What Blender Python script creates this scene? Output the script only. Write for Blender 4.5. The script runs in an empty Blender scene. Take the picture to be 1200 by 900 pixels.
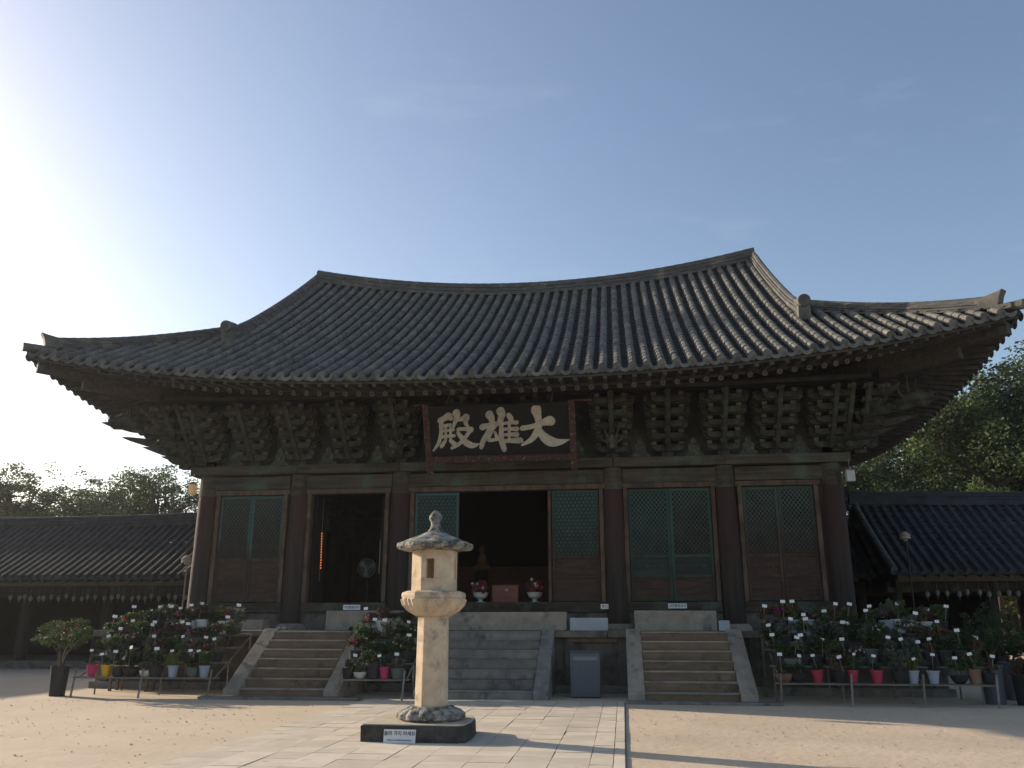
import bpy, math, random
from mathutils import Vector, Matrix
R = random.Random(7)
rad = math.radians
C = bpy.context.scene.collection
sc = bpy.context.scene

# ------------------------------------------------------------------ camera
cam = bpy.data.cameras.new('camera'); cam.lens = 982.8/1200*36; cam.sensor_width = 36
cam.clip_start = 0.1; cam.clip_end = 3000
co = bpy.data.objects.new('camera', cam); C.objects.link(co)
co.location = (2.99, -22.17, 1.61); co.rotation_euler = (rad(90+15.72), 0, rad(7.27))
sc.camera = co
# ------------------------------------------------------------------ sky, sun, exposure
SUN_EL = rad(17.0)
SDIR = Vector((-0.922*math.cos(SUN_EL), 0.387*math.cos(SUN_EL), math.sin(SUN_EL))).normalized()   # towards the sun
world = bpy.data.worlds.new('World'); sc.world = world; world.use_nodes = True
nt = world.node_tree; bg = nt.nodes['Background']
sky = nt.nodes.new('ShaderNodeTexSky'); sky.sky_type = 'NISHITA'; sky.sun_disc = False
sky.sun_elevation = SUN_EL; sky.sun_rotation = math.atan2(SDIR.x, SDIR.y)
sky.air_density = 1.0; sky.dust_density = 1.4; sky.ozone_density = 1.6; sky.altitude = 60
wtc=nt.nodes.new('ShaderNodeTexCoord'); wmp=nt.nodes.new('ShaderNodeMapping'); wmp.inputs['Scale'].default_value=(2.2,2.2,9); wmp.inputs['Rotation'].default_value=(.15,.1,.3)
wn=nt.nodes.new('ShaderNodeTexNoise'); wn.inputs['Scale'].default_value=2.2; wn.inputs['Detail'].default_value=7; wn.inputs['Roughness'].default_value=.55
wr=nt.nodes.new('ShaderNodeMapRange'); wr.inputs[1].default_value=.60; wr.inputs[2].default_value=.85; wr.inputs[3].default_value=0; wr.inputs[4].default_value=.14
wx=nt.nodes.new('ShaderNodeMix'); wx.data_type='RGBA'; wx.inputs[7].default_value=(4.2,4.3,4.6,1)
nt.links.new(wtc.outputs['Generated'],wmp.inputs[0]); nt.links.new(wmp.outputs[0],wn.inputs['Vector']); nt.links.new(wn.outputs[0],wr.inputs[0]); nt.links.new(wr.outputs[0],wx.inputs[0])
wt=nt.nodes.new('ShaderNodeMix'); wt.data_type='RGBA'; wt.blend_type='MULTIPLY'; wt.inputs[0].default_value=1; wt.inputs[7].default_value=(1.02,.965,.945,1)
nt.links.new(sky.outputs[0],wt.inputs[6]); nt.links.new(wt.outputs[2],wx.inputs[6]); nt.links.new(wx.outputs[2], bg.inputs[0]); bg.inputs[1].default_value = 0.112
sl = bpy.data.lights.new('sun', 'SUN'); sl.energy = 4.1; sl.angle = rad(0.6); sl.color = (1.0, 0.86, 0.68)
so = bpy.data.objects.new('sun', sl); C.objects.link(so)
so.rotation_euler = SDIR.to_track_quat('Z', 'Y').to_euler(); so.location = SDIR*60
sc.view_settings.view_transform = 'Standard'; sc.view_settings.look = 'None'
sc.view_settings.exposure = 0.9; sc.view_settings.gamma = 1.0
sc.cycles.max_bounces = 8; sc.cycles.diffuse_bounces = 5

# ------------------------------------------------------------------ materials
M = {}
def mat(name, c1, c2=None, scale=3.0, rough=0.85, bump=0.25, bscale=None, st=(1,1,1), c3=None, c3t=0.62, c3s=1.3,
        rnd=0.12, detail=6, paint=None, bdist=0.02, spec=0.25, trans=0, island=0.0, emit=None):
    """two-tone noise + spots c3 + random value per object; paint=(colour, z0, z1) adds a coat of paint worn off below"""
    m = bpy.data.materials.new(name); m.use_nodes = True; n = m.node_tree; L = n.links.new
    b = n.nodes['Principled BSDF']; c2 = c2 or tuple(v*0.6 for v in c1)
    tc = n.nodes.new('ShaderNodeTexCoord'); mp = n.nodes.new('ShaderNodeMapping'); mp.inputs['Scale'].default_value = st
    L(tc.outputs['Object'], mp.inputs[0])
    oi = n.nodes.new('ShaderNodeObjectInfo')
    va = n.nodes.new('ShaderNodeVectorMath'); va.operation = 'MULTIPLY_ADD'
    cb = n.nodes.new('ShaderNodeCombineXYZ')
    for k in range(3): L(oi.outputs['Random'], cb.inputs[k])
    L(cb.outputs[0], va.inputs[0]); va.inputs[1].default_value = (37, 51, 23); L(mp.outputs[0], va.inputs[2])
    no = n.nodes.new('ShaderNodeTexNoise'); no.inputs['Scale'].default_value = scale; no.inputs['Detail'].default_value = detail
    no.inputs['Roughness'].default_value = 0.62
    L(va.outputs[0], no.inputs['Vector'])
    rp = n.nodes.new('ShaderNodeValToRGB'); rp.color_ramp.elements[0].position = 0.33; rp.color_ramp.elements[1].position = 0.68
    rp.color_ramp.elements[0].color = (*c2, 1); rp.color_ramp.elements[1].color = (*c1, 1); L(no.outputs[0], rp.inputs[0])
    col = rp.outputs[0]
    def mix(a, bcol, fac):
        x = n.nodes.new('ShaderNodeMix'); x.data_type = 'RGBA'
        L(a, x.inputs[6]); L(fac, x.inputs[0])
        if isinstance(bcol, tuple): x.inputs[7].default_value = (*bcol, 1)
        else: L(bcol, x.inputs[7])
        return x.outputs[2]
    def mr(v, a, b_, lo=0.0, hi=1.0):
        x = n.nodes.new('ShaderNodeMapRange'); x.inputs[1].default_value = a; x.inputs[2].default_value = b_
        x.inputs[3].default_value = lo; x.inputs[4].default_value = hi; L(v, x.inputs[0]); return x.outputs[0]
    if c3:
        n3 = n.nodes.new('ShaderNodeTexNoise'); n3.inputs['Scale'].default_value = c3s; n3.inputs['Detail'].default_value = 8
        n3.inputs['Roughness'].default_value = 0.7
        L(tc.outputs['Object'], n3.inputs['Vector']); col = mix(col, c3, mr(n3.outputs[0], c3t-0.06, c3t+0.08))
    if paint:
        pc, z0, z1 = paint
        sp = n.nodes.new('ShaderNodeSeparateXYZ'); ge = n.nodes.new('ShaderNodeNewGeometry'); L(ge.outputs['Position'], sp.inputs[0])
        nw = n.nodes.new('ShaderNodeTexNoise'); nw.inputs['Scale'].default_value = 5; nw.inputs['Detail'].default_value = 7
        L(tc.outputs['Object'], nw.inputs['Vector'])
        ad = n.nodes.new('ShaderNodeMath'); ad.operation = 'MULTIPLY_ADD'; L(nw.outputs[0], ad.inputs[0])
        ad.inputs[1].default_value = 1.6*(z1-z0); L(sp.outputs[2], ad.inputs[2])
        col = mix(col, pc, mr(ad.outputs[0], z0+0.8*(z1-z0), z1+0.8*(z1-z0), 0, 0.85))
    if rnd or island:
        h = n.nodes.new('ShaderNodeHueSaturation'); h.inputs['Saturation'].default_value = 1
        src = oi.outputs['Random']
        if island:
            g2 = n.nodes.new('ShaderNodeNewGeometry'); src = g2.outputs['Random Per Island']
        L(mr(src, 0, 1, 1-(island or rnd), 1+(island or rnd)), h.inputs['Value']); L(col, h.inputs['Color']); col = h.outputs[0]
    L(col, b.inputs['Base Color']); b.inputs['Roughness'].default_value = rough
    b.inputs['Specular IOR Level'].default_value = spec
    if bump:
        nb = n.nodes.new('ShaderNodeTexNoise'); nb.inputs['Scale'].default_value = bscale or scale*6; nb.inputs['Detail'].default_value = 5
        L(va.outputs[0], nb.inputs['Vector'])
        bp = n.nodes.new('ShaderNodeBump'); bp.inputs['Strength'].default_value = bump; bp.inputs['Distance'].default_value = bdist
        L(nb.outputs[0], bp.inputs['Height']); L(bp.outputs[0], b.inputs['Normal'])
    if trans:
        t = n.nodes.new('ShaderNodeBsdfTranslucent'); L(col, t.inputs[0])
        ms = n.nodes.new('ShaderNodeMixShader'); ms.inputs[0].default_value = trans
        out = n.nodes['Material Output']; L(b.outputs[0], ms.inputs[1]); L(t.outputs[0], ms.inputs[2]); L(ms.outputs[0], out.inputs[0])
    if emit: b.inputs['Emission Color'].default_value = (*emit[0], 1); b.inputs['Emission Strength'].default_value = emit[1]
    M[name] = m; return m

mat('sand', (.59,.47,.345), (.51,.405,.29), .5, .95, .35, 9, c3=(.47,.38,.28), c3t=.58, c3s=.28, bdist=.03, rnd=0)
mat('slab', (.61,.53,.42), (.51,.44,.345), 2.2, .85, .35, 30, c3=(.20,.18,.155), c3t=.66, c3s=1.7, rnd=0, island=.09, bdist=.01)
mat('joint', (.30,.26,.21), (.2,.17,.14), 8, .95)
mat('tile', (.165,.158,.135), (.075,.073,.067), 2.6, .78, .5, 22, c3=(.20,.18,.13), c3t=.61, c3s=3.1, rnd=0, island=.18, bdist=.02)
mat('tile_pan', (.045,.043,.04), (.022,.022,.021), 4, .85, .5, 30, rnd=0, island=.2)
mat('tile_gallery', (.05,.052,.054), (.028,.03,.032), 3, .75, .4, 24, rnd=0, island=.2)
mat('ridge', (.13,.125,.115), (.055,.058,.06), 5, .85, .6, 24, st=(.6,.6,3), c3=(.22,.19,.14), c3t=.6, c3s=2.2, bdist=.03)
mat('lime', (.30,.28,.24), (.2,.19,.17), 4, .9)
mat('wood_x', (0.0643,0.0501,0.0355), (0.0275,0.0220,0.0165), 2.5, .85, .5, 18, st=(.35,3,6), c3=(.075,.088,.066), c3t=.56, c3s=1.6)
mat('wood_z', (0.0612,0.0459,0.0337), (0.0257,0.0195,0.0159), 2.5, .85, .5, 18, st=(5,5,.35))
mat('wood_y', (.10,.09,.078), (.05,.045,.04), 2.5, .85, .5, 18, st=(5,.35,5))
mat('column', (0.0520,0.0398,0.0318), (0.0245,0.0195,0.0165), 2.2, .8, .5, 16, st=(5,5,.3), paint=((.055,.030,.027), 2.7, 4.1))
mat('frame_wood', (0.1632,0.1122,0.0782), (0.0680,0.0476,0.0354), 2.5, .85, .5, 18, st=(2,2,.6), c3=(.07,.05,.04), c3t=.55, c3s=2.5)
mat('beam', (0.1054,0.0884,0.0612), (0.0408,0.0354,0.0272), 2.2, .85, .5, 16, st=(.35,2.5,5), c3=(.085,.115,.085), c3t=.55, c3s=1.1)
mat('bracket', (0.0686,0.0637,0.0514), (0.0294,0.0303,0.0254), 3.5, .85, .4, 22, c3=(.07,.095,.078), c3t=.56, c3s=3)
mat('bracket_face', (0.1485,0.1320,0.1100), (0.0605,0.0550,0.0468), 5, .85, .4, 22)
mat('rafter', (0.0978,0.0952,0.0892), (0.0467,0.0467,0.0442), 3, .85, .3, 20)
mat('rafter_end', (0.1950,0.1800,0.1500), (0.0900,0.0825,0.0750), 9, .85)
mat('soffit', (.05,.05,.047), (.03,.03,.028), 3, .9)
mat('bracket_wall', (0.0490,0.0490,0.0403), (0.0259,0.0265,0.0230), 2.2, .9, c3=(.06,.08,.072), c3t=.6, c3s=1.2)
mat('mural', (0.1950,0.1950,0.1500), (0.0450,0.0488,0.0375), 9, .9, c3=(.07,.10,.085), c3t=.5, c3s=6)
TEAL = (.05,.115,.105)
mat('door_teal', (0.0792,0.0576,0.0432), (0.0360,0.0288,0.0230), 3, .8, .3, 18, st=(3,3,.5), paint=(TEAL, 3.1, 3.7))
mat('door_green', (0.0468,0.0684,0.0540), (0.0288,0.0360,0.0288), 3, .8, .3, 18, st=(3,3,.5), paint=((.045,.09,.075), 2.6, 3.8))
mat('door_brown', (0.0864,0.0576,0.0432), (0.0396,0.0288,0.0230), 3, .8, .3, 18, st=(3,3,.5), paint=((.05,.10,.085), 3.6, 4.8))
mat('lattice_green', (0.0504,0.0720,0.0576), (0.0288,0.0360,0.0302), 6, .8, 0, paint=((.055,.12,.108), 2.9, 4.3))
mat('lattice_brown', (0.0792,0.0684,0.0540), (0.0432,0.0374,0.0288), 6, .8, 0, paint=((.08,.12,.105), 3.4, 4.7))
mat('paper', (.045,.043,.036), (.022,.022,.02), 2.5, .95)
mat('panel_brown', (0.0857,0.0520,0.0367), (0.0367,0.0245,0.0195), 3, .8, .4, 20, st=(.6,3,5))
mat('panel_green', (0.0432,0.0540,0.0432), (0.0288,0.0324,0.0274), 3, .8, .4, 20, st=(.6,3,5))
mat('granite', (.36,.305,.235), (.24,.20,.155), 3.5, .85, .35, 40, c3=(.11,.105,.095), c3t=.60, c3s=1.9, bdist=.01)
mat('granite_dark', (.175,.15,.12), (.095,.083,.068), 3.0, .88, .4, 35, c3=(.06,.058,.054), c3t=.57, c3s=1.7, bdist=.015)
mat('granite_grey', (.25,.23,.20), (.145,.137,.125), 3.0, .88, .4, 35, c3=(.07,.07,.068), c3t=.58, c3s=1.7, bdist=.015)
mat('step_brown', (.23,.16,.105), (.14,.10,.07), 3.0, .88, .4, 35, st=(.5,1,2), c3=(.07,.06,.05), c3t=.60, c3s=1.5)
mat('lantern_stone', (.62,.49,.345), (.44,.34,.235), 6, .9, .9, 45, c3=(.22,.19,.155), c3t=.60, c3s=3.6, bdist=.008, rnd=.03)
mat('lantern_cap', (.44,.41,.35), (.20,.19,.165), 7, .92, .8, 40, c3=(.07,.068,.058), c3t=.50, c3s=7, bdist=.02, rnd=.03)
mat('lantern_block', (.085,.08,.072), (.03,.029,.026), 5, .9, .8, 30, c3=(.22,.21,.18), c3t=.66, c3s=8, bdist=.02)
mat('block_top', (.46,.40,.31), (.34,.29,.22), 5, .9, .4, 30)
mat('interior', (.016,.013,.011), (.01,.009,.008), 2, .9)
mat('gold', (0.1800,0.1140,0.0360), (0.0960,0.0600,0.0210), 8, .4, .2)
mat('sign_black', (.014,.013,.014), (.008,.008,.009), 5, .6, .2, st=(.4,3,3))
mat('sign_letter', (.52,.48,.40), (.34,.31,.26), 7, .85, .3, 30)
mat('sign_red', (0.0825,0.0375,0.0315), (0.0413,0.0263,0.0225), 9, .8, .4, 20, c3=(.30,.22,.17), c3t=.61, c3s=14)
mat('leaf_dark', (.06,.09,.038), (.03,.048,.022), 3, .6, 0, island=.35, trans=.25)
mat('leaf_mid', (.10,.145,.05), (.05,.08,.03), 3, .6, 0, island=.35, trans=.3)
mat('leaf_grey', (.14,.16,.12), (.08,.095,.07), 3, .6, 0, island=.3, trans=.25)
mat('leaf_yellow', (.19,.21,.05), (.10,.13,.03), 3, .6, 0, island=.3, trans=.3)
mat('leaf_rust', (.17,.11,.07), (.085,.065,.04), 3, .6, 0, island=.35, trans=.25)
mat('tree_leaf', (.075,.105,.034), (.036,.055,.022), .5, .65, 0, island=.4, trans=.3, c3=(.10,.14,.042), c3t=.55, c3s=.35)
mat('tree_leaf_dark', (.045,.07,.026), (.022,.036,.016), .5, .65, 0, island=.45, trans=.3, c3=(.085,.115,.04), c3t=.58, c3s=.4)
mat('bark', (.12,.095,.07), (.05,.04,.032), 3, .95, .6, 12, st=(3,3,.5))
mat('petal_red', (.45,.045,.07), (.28,.02,.05), 9, .6, 0, island=.25, trans=.2)
mat('petal_pink', (.55,.18,.24), (.42,.08,.14), 9, .6, 0, island=.25, trans=.2)
mat('petal_magenta', (.34,.03,.18), (.2,.02,.12), 9, .6, 0, island=.25, trans=.2)
mat('petal_purple', (.30,.07,.42), (.18,.04,.28), 9, .6, 0, island=.25, trans=.2)
mat('petal_white', (.62,.6,.57), (.45,.42,.4), 9, .6, 0, island=.15, trans=.2)
mat('plastic_magenta', (.40,.045,.14), (.34,.035,.11), 2, .4, 0)
mat('plastic_red', (.42,.05,.085), (.38,.04,.075), 2, .4, 0)
mat('plastic_yellow', (.62,.36,.04), (.68,.38,.025), 2, .4, 0)
mat('plastic_grey', (.34,.38,.45), (.29,.33,.40), 2, .45, 0)
mat('plastic_white', (.62,.62,.60), (.52,.52,.50), 2, .45, 0)
mat('plastic_dark', (.035,.035,.037), (.025,.025,.027), 2, .5, 0)
mat('terracotta', (.24,.15,.10), (.16,.10,.07), 4, .85)
mat('glazed_green', (.10,.13,.11), (.06,.08,.07), 4, .35)
mat('soil', (.05,.037,.028), (.03,.023,.018), 20, .95)
mat('card', (.80,.80,.78), (.74,.74,.72), 5, .6, 0)
mat('stick', (.33,.27,.19), (.24,.2,.14), 5, .8, 0)
mat('steel', (.23,.225,.21), (.14,.138,.13), 6, .5, 0)
mat('stand_wood', (.24,.205,.16), (.12,.10,.08), 4, .85, .3, 20, st=(.4,3,3))
mat('cabinet', (.115,.125,.14), (.095,.105,.118), 2, .5, .1)
mat('cabinet_label', (.19,.21,.23), (.16,.18,.20), 20, .4, 0)
mat('ink', (.03,.03,.05), (.03,.03,.05), 2, .6, 0)
mat('ink_red', (.45,.10,.10), (.4,.08,.08), 2, .6, 0)
mat('box_wood', (.20,.075,.05), (.13,.05,.035), 4, .55, .2, st=(.5,3,3))
mat('white_stone', (.50,.51,.53), (.40,.41,.43), 4, .6, .1)
mat('lamp_paper', (.72,.62,.42), (.62,.52,.34), 4, .7, 0, trans=.5)
mat('lantern_paper', (.34,.33,.31), (.18,.18,.17), 20, .7, 0, trans=.2)
mat('lamp_white', (.62,.63,.62), (.52,.53,.52), 4, .6, 0, trans=.2)
mat('lit_bead', (.9,.35,.1), (.9,.3,.08), 2, .6, 0, emit=((1,.22,.05), .45))
mat('shoe_light', (.55,.55,.55), (.3,.3,.3), 8, .6)
mat('shoe_dark', (.02,.02,.022), (.015,.015,.016), 8, .6)
mat('plaster', (.10,.085,.065), (.06,.05,.04), 3, .9)
mat('rope', (.35,.30,.22), (.25,.2,.15), 8, .9, 0)

# ------------------------------------------------------------------ mesh helpers
def wloc(o):
    v = Vector((0,0,0))
    while o is not None: v += o.location; o = o.parent
    return v
class MB:
    def __init__(s): s.v=[]; s.f=[]; s.mi=[]; s.m=0
    def add(s, vs, fs):
        o=len(s.v); s.v += [tuple(v) for v in vs]; s.f += [tuple(i+o for i in f) for f in fs]; s.mi += [s.m]*len(fs); return s
    def box(s, x0,x1,y0,y1,z0,z1, j=0.0):
        vs=[(x,y,z) for z in (z0,z1) for x,y in ((x0,y0),(x1,y0),(x1,y1),(x0,y1))]
        if j: vs=[(x+R.uniform(-j,j),y+R.uniform(-j,j),z+R.uniform(-j,j)) for x,y,z in vs]
        return s.add(vs, [(3,2,1,0),(4,5,6,7),(0,1,5,4),(1,2,6,5),(2,3,7,6),(3,0,4,7)])
    def bar(s, a, b, w, h, up=(0,0,1)):
        a=Vector(a); b=Vector(b); d=(b-a).normalized(); sd=d.cross(Vector(up))
        if sd.length<1e-4: sd=Vector((1,0,0))
        sd.normalize(); u=sd.cross(d)
        vs=[p+sd*sx*w/2+u*sz*h/2 for p in (a,b) for sx,sz in ((-1,-1),(1,-1),(1,1),(-1,1))]
        return s.add(vs, [(0,1,2,3),(7,6,5,4),(4,5,1,0),(5,6,2,1),(6,7,3,2),(7,4,0,3)])
    def tube(s, pts, rs, n=8, caps=True):
        pts=[Vector(p) for p in pts]
        if not hasattr(rs,'__len__'): rs=[rs]*len(pts)
        vs=[]; 
        for i,p in enumerate(pts):
            d=(pts[min(i+1,len(pts)-1)]-pts[max(i-1,0)]).normalized()
            a=Vector((1,0,0)) if abs(d.x)<.9 else Vector((0,1,0))
            u=d.cross(a).normalized(); w=d.cross(u)
            for k in range(n):
                t=2*math.pi*k/n; vs.append(p+(u*math.cos(t)+w*math.sin(t))*rs[i])
        fs=[(i*n+k,i*n+(k+1)%n,(i+1)*n+(k+1)%n,(i+1)*n+k) for i in range(len(pts)-1) for k in range(n)]
        if caps: fs += [tuple(range(n))[::-1], tuple((len(pts)-1)*n+k for k in range(n))]
        return s.add(vs, fs)
    def lathe(s, prof, n=16, c=(0,0,0), rot=0.0, flute=None):
        vs=[]
        for j,(r,z) in enumerate(prof):
            for k in range(n):
                t=2*math.pi*(k+.5)/n+rot; rr=r
                if flute: rr=r*(1+flute(j,k,t))
                vs.append((c[0]+rr*math.cos(t), c[1]+rr*math.sin(t), c[2]+z))
        m=len(prof)
        fs=[(i*n+k,i*n+(k+1)%n,(i+1)*n+(k+1)%n,(i+1)*n+k) for i in range(m-1) for k in range(n)]
        fs += [tuple(range(n))[::-1], tuple((m-1)*n+k for k in range(n))]
        return s.add(vs, fs)
    def prism(s, out, f0, f1):      # outline of 2D points; f0/f1 map (a,b)->3D
        n=len(out); vs=[f0(*p) for p in out]+[f1(*p) for p in out]
        return s.add(vs, [tuple(range(n)), tuple(range(n,2*n))[::-1]]+[(k,n+k,n+(k+1)%n,(k+1)%n) for k in range(n)])
    def ell(s, c, rx, ry, rz, n=10, m=7):
        prof=[]; vs=[]
        for j in range(m+1):
            t=math.pi*(j/m)-math.pi/2; t=max(min(t,1.5),-1.5)
            for k in range(n):
                a=2*math.pi*k/n; vs.append((c[0]+rx*math.cos(t)*math.cos(a), c[1]+ry*math.cos(t)*math.sin(a), c[2]+rz*math.sin(t)))
        fs=[(i*n+k,i*n+(k+1)%n,(i+1)*n+(k+1)%n,(i+1)*n+k) for i in range(m) for k in range(n)]
        fs += [tuple(range(n))[::-1], tuple(m*n+k for k in range(n))]
        return s.add(vs, fs)
    def quad(s, c, u, w): 
        c=Vector(c); return s.add([c-u-w, c+u-w, c+u+w, c-u+w], [(0,1,2,3)])
    def xf(s, mt):
        s.v=[tuple(mt@Vector(v)) for v in s.v]; return s
    def build(s, name, mats, parent=None, bevel=0, smooth=False):
        me=bpy.data.meshes.new(name); w=wloc(parent) if parent else Vector((0,0,0))
        me.from_pydata([tuple(Vector(v)-w) for v in s.v] if w.length else s.v, [], s.f)
        if not isinstance(mats,(list,tuple)): mats=[mats]
        for m in mats: me.materials.append(M[m])
        if len(mats)>1: me.polygons.foreach_set('material_index', s.mi)
        if smooth: me.polygons.foreach_set('use_smooth', [True]*len(me.polygons))
        o=bpy.data.objects.new(name, me); C.objects.link(o); o.parent=parent
        if bevel:
            b=o.modifiers.new('bevel','BEVEL'); b.width=bevel; b.segments=2; b.limit_method='ANGLE'; b.angle_limit=rad(35)
        if smooth=='auto':
            es=o.modifiers.new('split','EDGE_SPLIT'); es.split_angle=rad(38)
        return o
def tag(o, label=None, cat=None, group=None, kind=None):
    for k,v in (('label',label),('category',cat),('group',group),('kind',kind)):
        if v: o[k]=v
    return o
def thing(name, label, cat, loc=(0,0,0), group=None):
    o=bpy.data.objects.new(name,None); C.objects.link(o); o.location=loc; o.empty_display_size=.2
    return tag(o,label,cat,group)
def copy_tree(o, parent=None):
    c=o.copy(); C.objects.link(c); c.parent=parent
    for ch in o.children: copy_tree(ch,c)
    return c
def dup(o, loc, label=None, rz=0.0, s=1.0, group=None):
    kids=list(o.children); c=o.copy(); C.objects.link(c); c.location=loc; c.rotation_euler=(0,0,rz); c.scale=(s,s,s)
    for ch in kids: copy_tree(ch,c)
    return tag(c,label,None,group)
ORD=['first','second','third','fourth','fifth','sixth','seventh','eighth','ninth','tenth','eleventh','twelfth','thirteenth','fourteenth','fifteenth','sixteenth','seventeenth','eighteenth','nineteenth']

# ------------------------------------------------------------------ ground
g=MB(); N=60; ext=700
def gz(x,y): return 0.0
xs=[-ext,-200,-80]+[-40+i*2 for i in range(41)]+[80,200,ext]
g.add([(-ext,-ext,0),(ext,-ext,0),(ext,ext,0),(-ext,ext,0)],[(0,1,2,3)])
tag(g.build('ground','sand'),kind='structure')
# paved path: individual slabs over a dark joint bed
pv=MB(); pv.m=0; pv.box(-2.36,2.84,-30,-3.86,-.02,.006); pv.m=1
x=-2.34; rowy=[-3.87]
while rowy[-1]>-26: rowy.append(rowy[-1]-R.uniform(.42,.66))
while x<2.80:
    x1=min(x+R.uniform(.44,.60),2.82)
    if 2.82-x1<.25: x1=2.82
    for i in range(len(rowy)-1):
        o=R.choice((0,0,0,.06,-.06,.14)) ; y1=rowy[i]+(o if i else 0)-.003; y0=rowy[i+1]+R.uniform(-.0,.0)
        pv.box(x+.004,x1-.004,rowy[i+1]+.004,rowy[i]-.004,.004,.022+R.uniform(-.0025,.003),.0025)
    x=x1
tag(pv.build('paved_path',['joint','slab']),kind='structure')
kb=MB(); y=-3.86
while y>-26: kb.box(2.826,2.955,y-1.19,y-.01,-.02,.026,.002); y-=1.2
tag(kb.build('path_kerb','slab'),kind='structure')
kb=MB(); kb.add([(2.957,-30,.004),(2.98,-30,.004),(2.98,-4.3,.004),(2.957,-4.3,.004)],[(0,1,2,3)]); tag(kb.build('path_gutter','joint'),kind='structure')
m=MB(); q_=random.Random(5)
for k in range(2600):
    x=q_.uniform(-14,14); y=q_.uniform(-17,-4.4)
    if -2.5<x<3.05: continue
    a=q_.uniform(0,6.28); l=q_.uniform(.006,.018)*(1.6 if k%40==0 else 1); c_=Vector((x,y,.002+l*.35))
    m.add([c_+Vector((l*math.cos(a),l*math.sin(a),0)),c_+Vector((-l*math.sin(a),l*math.cos(a),0)),c_-Vector((l*math.cos(a),l*math.sin(a),0)),c_+Vector((l*math.sin(a),-l*math.cos(a),0)),c_+Vector((0,0,l*.5)),c_-Vector((0,0,l*.4))],[(0,1,4),(1,2,4),(2,3,4),(3,0,4),(1,0,5),(2,1,5),(3,2,5),(0,3,5)])
mat('grit', (.5,.41,.31), (.34,.27,.2), 3, .9, 0, rnd=0, island=.35)
tag(m.build('gravel','grit'),'loose grit scattered over the sandy courtyard','gravel',kind='stuff')
# ------------------------------------------------------------------ podium and stairs
pod=thing('stone_podium','low weathered granite terrace with coping that carries the temple hall','podium',(0,-1.8,0))
b=MB(); b.box(-10.0,10.0,-1.70,14.2,0,1.24); b.build('core','granite_dark',pod)
b=MB(); b.box(-10.1,10.1,-1.83,-1.69,0,.17,.004); 
b.build('base_course','granite_grey',pod,bevel=.012)
x=-10.1; b=MB()
while x<10.1:
    x1=min(x+R.uniform(1.3,1.9),10.1)
    b.box(x+.004,x1-.004,-1.92,-1.3,1.22,1.37,.004); x=x1
for sx in (-1,1):
    b.box(min(sx*9.5,sx*10.12),max(sx*9.5,sx*10.12),-1.29,14.3,1.22,1.365)
b.build('coping','granite_dark',pod,bevel=.012)
b=MB(); b.box(-9.5,9.5,-1.29,.6,1.2,1.36); b.build('paving','granite_grey',pod)
b=MB()
for sx in (-9.9,-7.6,-5.8,-2.9,-1.55,1.62,2.85,5.8,7.6,9.7):
    b=MB(); b.box(sx,sx+.22,-1.775,-1.69,.17,1.22); b.build('pilaster','granite_dark',pod,bevel=.008)
b=MB(); b.box(1.72,2.84,-1.80,-1.69,1.12,1.218); b.build('fascia_stone','step_brown',pod,bevel=.006)

def stairs(x0,x1,label,smat,rmat,topw=.34):
    t=thing('stone_stairs',label,'stairs',((x0+x1)/2,-2.8,0),'stone stairs up to the hall')
    P,S,H,n=-1.93,1.90,1.36,7
    for k in range(n):
        z0=H/n*k; z1=H/n*(k+1)-.002; yf=P-S+S/n*k-.0; 
        m=MB(); m.m=0; m.box(x0+topw+.004,x1-topw-.004,yf,P+.1 if k==n-1 else yf+S/n+.12,z0,z1-.03,.002)
        m.m=1; m.box(x0+topw+.004,x1-topw-.004,yf-.018,P+.1 if k==n-1 else yf+S/n+.10,z1-.03,z1,.002)
        m.build('step',[smat,rmat],t,bevel=.006)
    for a,c in ((x0,x0+topw),(x1-topw,x1)):
        m=MB(); yb=P-S-.10
        out=[(P+.0,0),(yb,0),(yb,.17),(yb+.10,.22),(P+.0,H+.06)]
        m.prism(out,lambda yy,zz:(a,yy,zz),lambda yy,zz:(c,yy,zz)); m.build('side_rail',rmat,t,bevel=.012)
    return t
stairs(-5.62,-3.04,'left stone staircase with brown risers leading up to the open doorway bay','step_brown','granite')
stairs(-1.42,1.40,'central grey worn stone staircase behind the stone lantern','granite_grey','granite_grey',.30)
stairs(3.04,5.62,'right stone staircase with brown risers below the green closed doors','step_brown','granite')
m=MB(); m.box(-6.0,-2.50,-4.30,-3.97,0,.055,.003)
tag(m.build('stair_slab','granite_grey',bevel=.008),'flat grey stone slab at the foot of the left staircase','stone slab')
m=MB(); m.box(3.0,6.0,-4.28,-3.97,0,.05,.003)
tag(m.build('stair_slab','granite_grey',bevel=.008),'flat grey stone slab at the foot of the right staircase','stone slab')
# stepping blocks and other things on the podium
for (x0,x1,z1,lab) in ((-4.45,-2.54,1.84,'long pale granite block below the open doorway above the left stairs'),
                       (-1.38,1.62,1.80,'long pale granite block below the wide central doorway'),
                       (3.26,5.20,1.83,'long pale granite block below the green doors above the right stairs'),
                       (-7.3,-6.1,1.62,'low granite block below the leftmost doors')):
    m=MB(); m.box(x0,x1,-.98,-.52,1.362,z1,.006)
    tag(m.build('stepping_stone','granite',bevel=.015),lab,'stone block')
m=MB(); m.box(1.70,2.62,-.95,-.60,1.362,1.66,.003); 
tag(m.build('shoe_shelf','white_stone',bevel=.01),'bluish white low box beside the central doorway block','box')
m=MB(); m.box(5.24,5.5,-.95,-.60,1.362,1.6,.003); 
tag(m.build('shoe_shelf','white_stone',bevel=.01),'small bluish white box at the right end of the right stepping block','box')

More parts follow.
